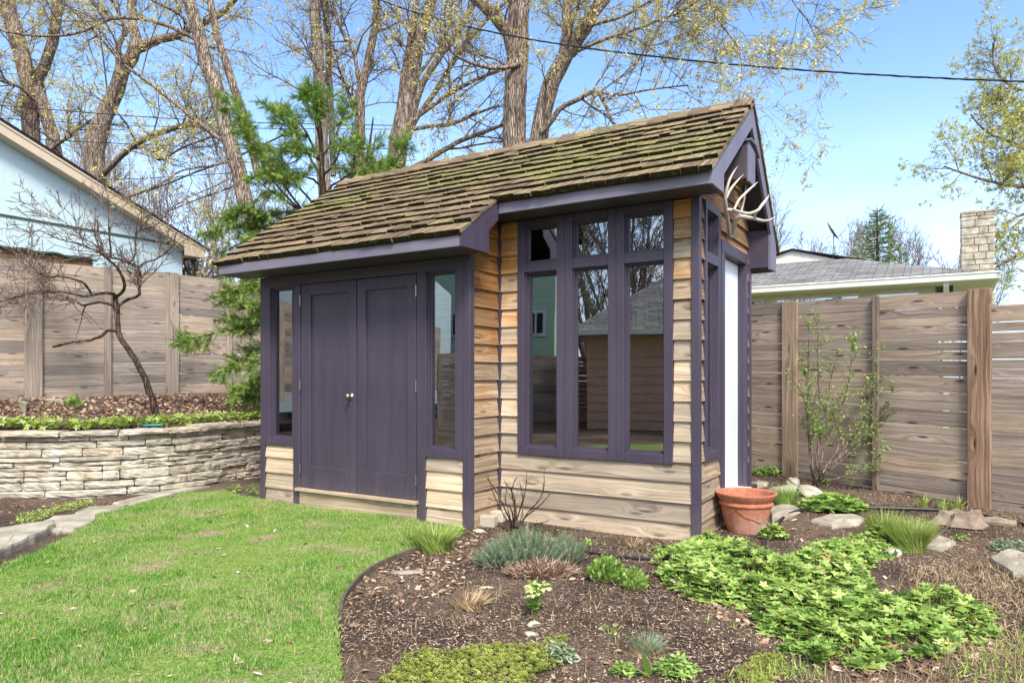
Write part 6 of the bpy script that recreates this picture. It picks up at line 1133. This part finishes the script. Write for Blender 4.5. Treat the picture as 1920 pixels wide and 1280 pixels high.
# ================================================================== WORLD, SUN, CAMERA
SUN_EL=math.radians(48); SUN_AZ=math.radians(168)   # azimuth clockwise from +Y: behind the camera, a little to the left
w=bpy.data.worlds.new('World'); SC.world=w; w.use_nodes=True; nt=w.node_tree; nt.nodes.clear()
out=nt.nodes.new('ShaderNodeOutputWorld'); bg=nt.nodes.new('ShaderNodeBackground'); sky=nt.nodes.new('ShaderNodeTexSky'); sky.sky_type='NISHITA'; sky.sun_disc=False; sky.sun_elevation=SUN_EL; sky.sun_rotation=SUN_AZ; sky.air_density=1.0; sky.dust_density=1.6; sky.ozone_density=1.8; sky.altitude=200
tc=nt.nodes.new('ShaderNodeTexCoord'); sep=nt.nodes.new('ShaderNodeSeparateXYZ'); nt.links.new(tc.outputs['Generated'],sep.inputs[0])
mp=nt.nodes.new('ShaderNodeMapping'); mp.inputs['Scale'].default_value=(1.4,1.4,4.5); nt.links.new(tc.outputs['Generated'],mp.inputs[0]); no=nt.nodes.new('ShaderNodeTexNoise'); no.inputs['Scale'].default_value=2.2; no.inputs['Detail'].default_value=7; no.inputs['Roughness'].default_value=.62; nt.links.new(mp.outputs[0],no.inputs['Vector'])
def mr(x,a,b,c=0.,d=1.):
    y=nt.nodes.new('ShaderNodeMapRange'); y.interpolation_type='SMOOTHSTEP'; nt.links.new(x,y.inputs[0]); y.inputs[1].default_value=a; y.inputs[2].default_value=b; y.inputs[3].default_value=c; y.inputs[4].default_value=d; return y.outputs[0]
def mm_(op,a,b):
    y=nt.nodes.new('ShaderNodeMath'); y.operation=op; y.use_clamp=True
    for q,i in((a,0),(b,1)):
        if isinstance(q,float): y.inputs[i].default_value=q
        else: nt.links.new(q,y.inputs[i])
    return y.outputs[0]
cl=mm_('MULTIPLY',mr(no.outputs[0],.42,.70),mr(sep.outputs[2],.05,.34,1.,.0)); behind=mm_('MULTIPLY',mr(sep.outputs[1],.15,-.35),mr(no.outputs[0],.36,.6)); cl=mm_('MAXIMUM',mm_('MULTIPLY',cl,.3),mm_('MULTIPLY',behind,.85))
mx=nt.nodes.new('ShaderNodeMix'); mx.data_type='RGBA'; nt.links.new(cl,mx.inputs[0]); hs=nt.nodes.new('ShaderNodeHueSaturation'); hs.inputs['Saturation'].default_value=1.1; nt.links.new(sky.outputs[0],hs.inputs['Color']); nt.links.new(hs.outputs[0],mx.inputs[6]); mx.inputs[7].default_value=(7.,7.2,7.8,1)
hz_=nt.nodes.new('ShaderNodeMix'); hz_.data_type='RGBA'; nt.links.new(mr(sep.outputs[2],.0,.42,.5,.0),hz_.inputs[0]); nt.links.new(mx.outputs[2],hz_.inputs[6]); hz_.inputs[7].default_value=(3.3,4.3,6.7,1); nt.links.new(hz_.outputs[2],bg.inputs[0]); bg.inputs[1].default_value=.125; nt.links.new(bg.outputs[0],out.inputs[0])
sl=bpy.data.lights.new('sun','SUN'); sl.energy=2.0; sl.angle=math.radians(14); sl.color=(1.,.955,.88); so=bpy.data.objects.new('sun',sl); COL.objects.link(so)
sd_=Vector((math.sin(SUN_AZ)*math.cos(SUN_EL),math.cos(SUN_AZ)*math.cos(SUN_EL),math.sin(SUN_EL))); so.rotation_euler=sd_.to_track_quat('Z','Y').to_euler(); so.location=(0,-5,12)
cam=bpy.data.cameras.new('camera'); cam.sensor_width=36; cam.lens=F/1920*36; cam.shift_y=(HY-640)/1920; cam.clip_start=.05; cam.clip_end=2000
co=bpy.data.objects.new('camera',cam); COL.objects.link(co); co.location=(0,0,CZ); co.rotation_euler=(math.radians(90),0,0); SC.camera=co
SC.view_settings.view_transform='Standard'; SC.view_settings.look='None'; SC.view_settings.exposure=1.45; SC.view_settings.gamma=1; SC.render.resolution_x=1024; SC.render.resolution_y=682
SC.render.engine='CYCLES'; SC.cycles.max_bounces=8; SC.cycles.transparent_max_bounces=12
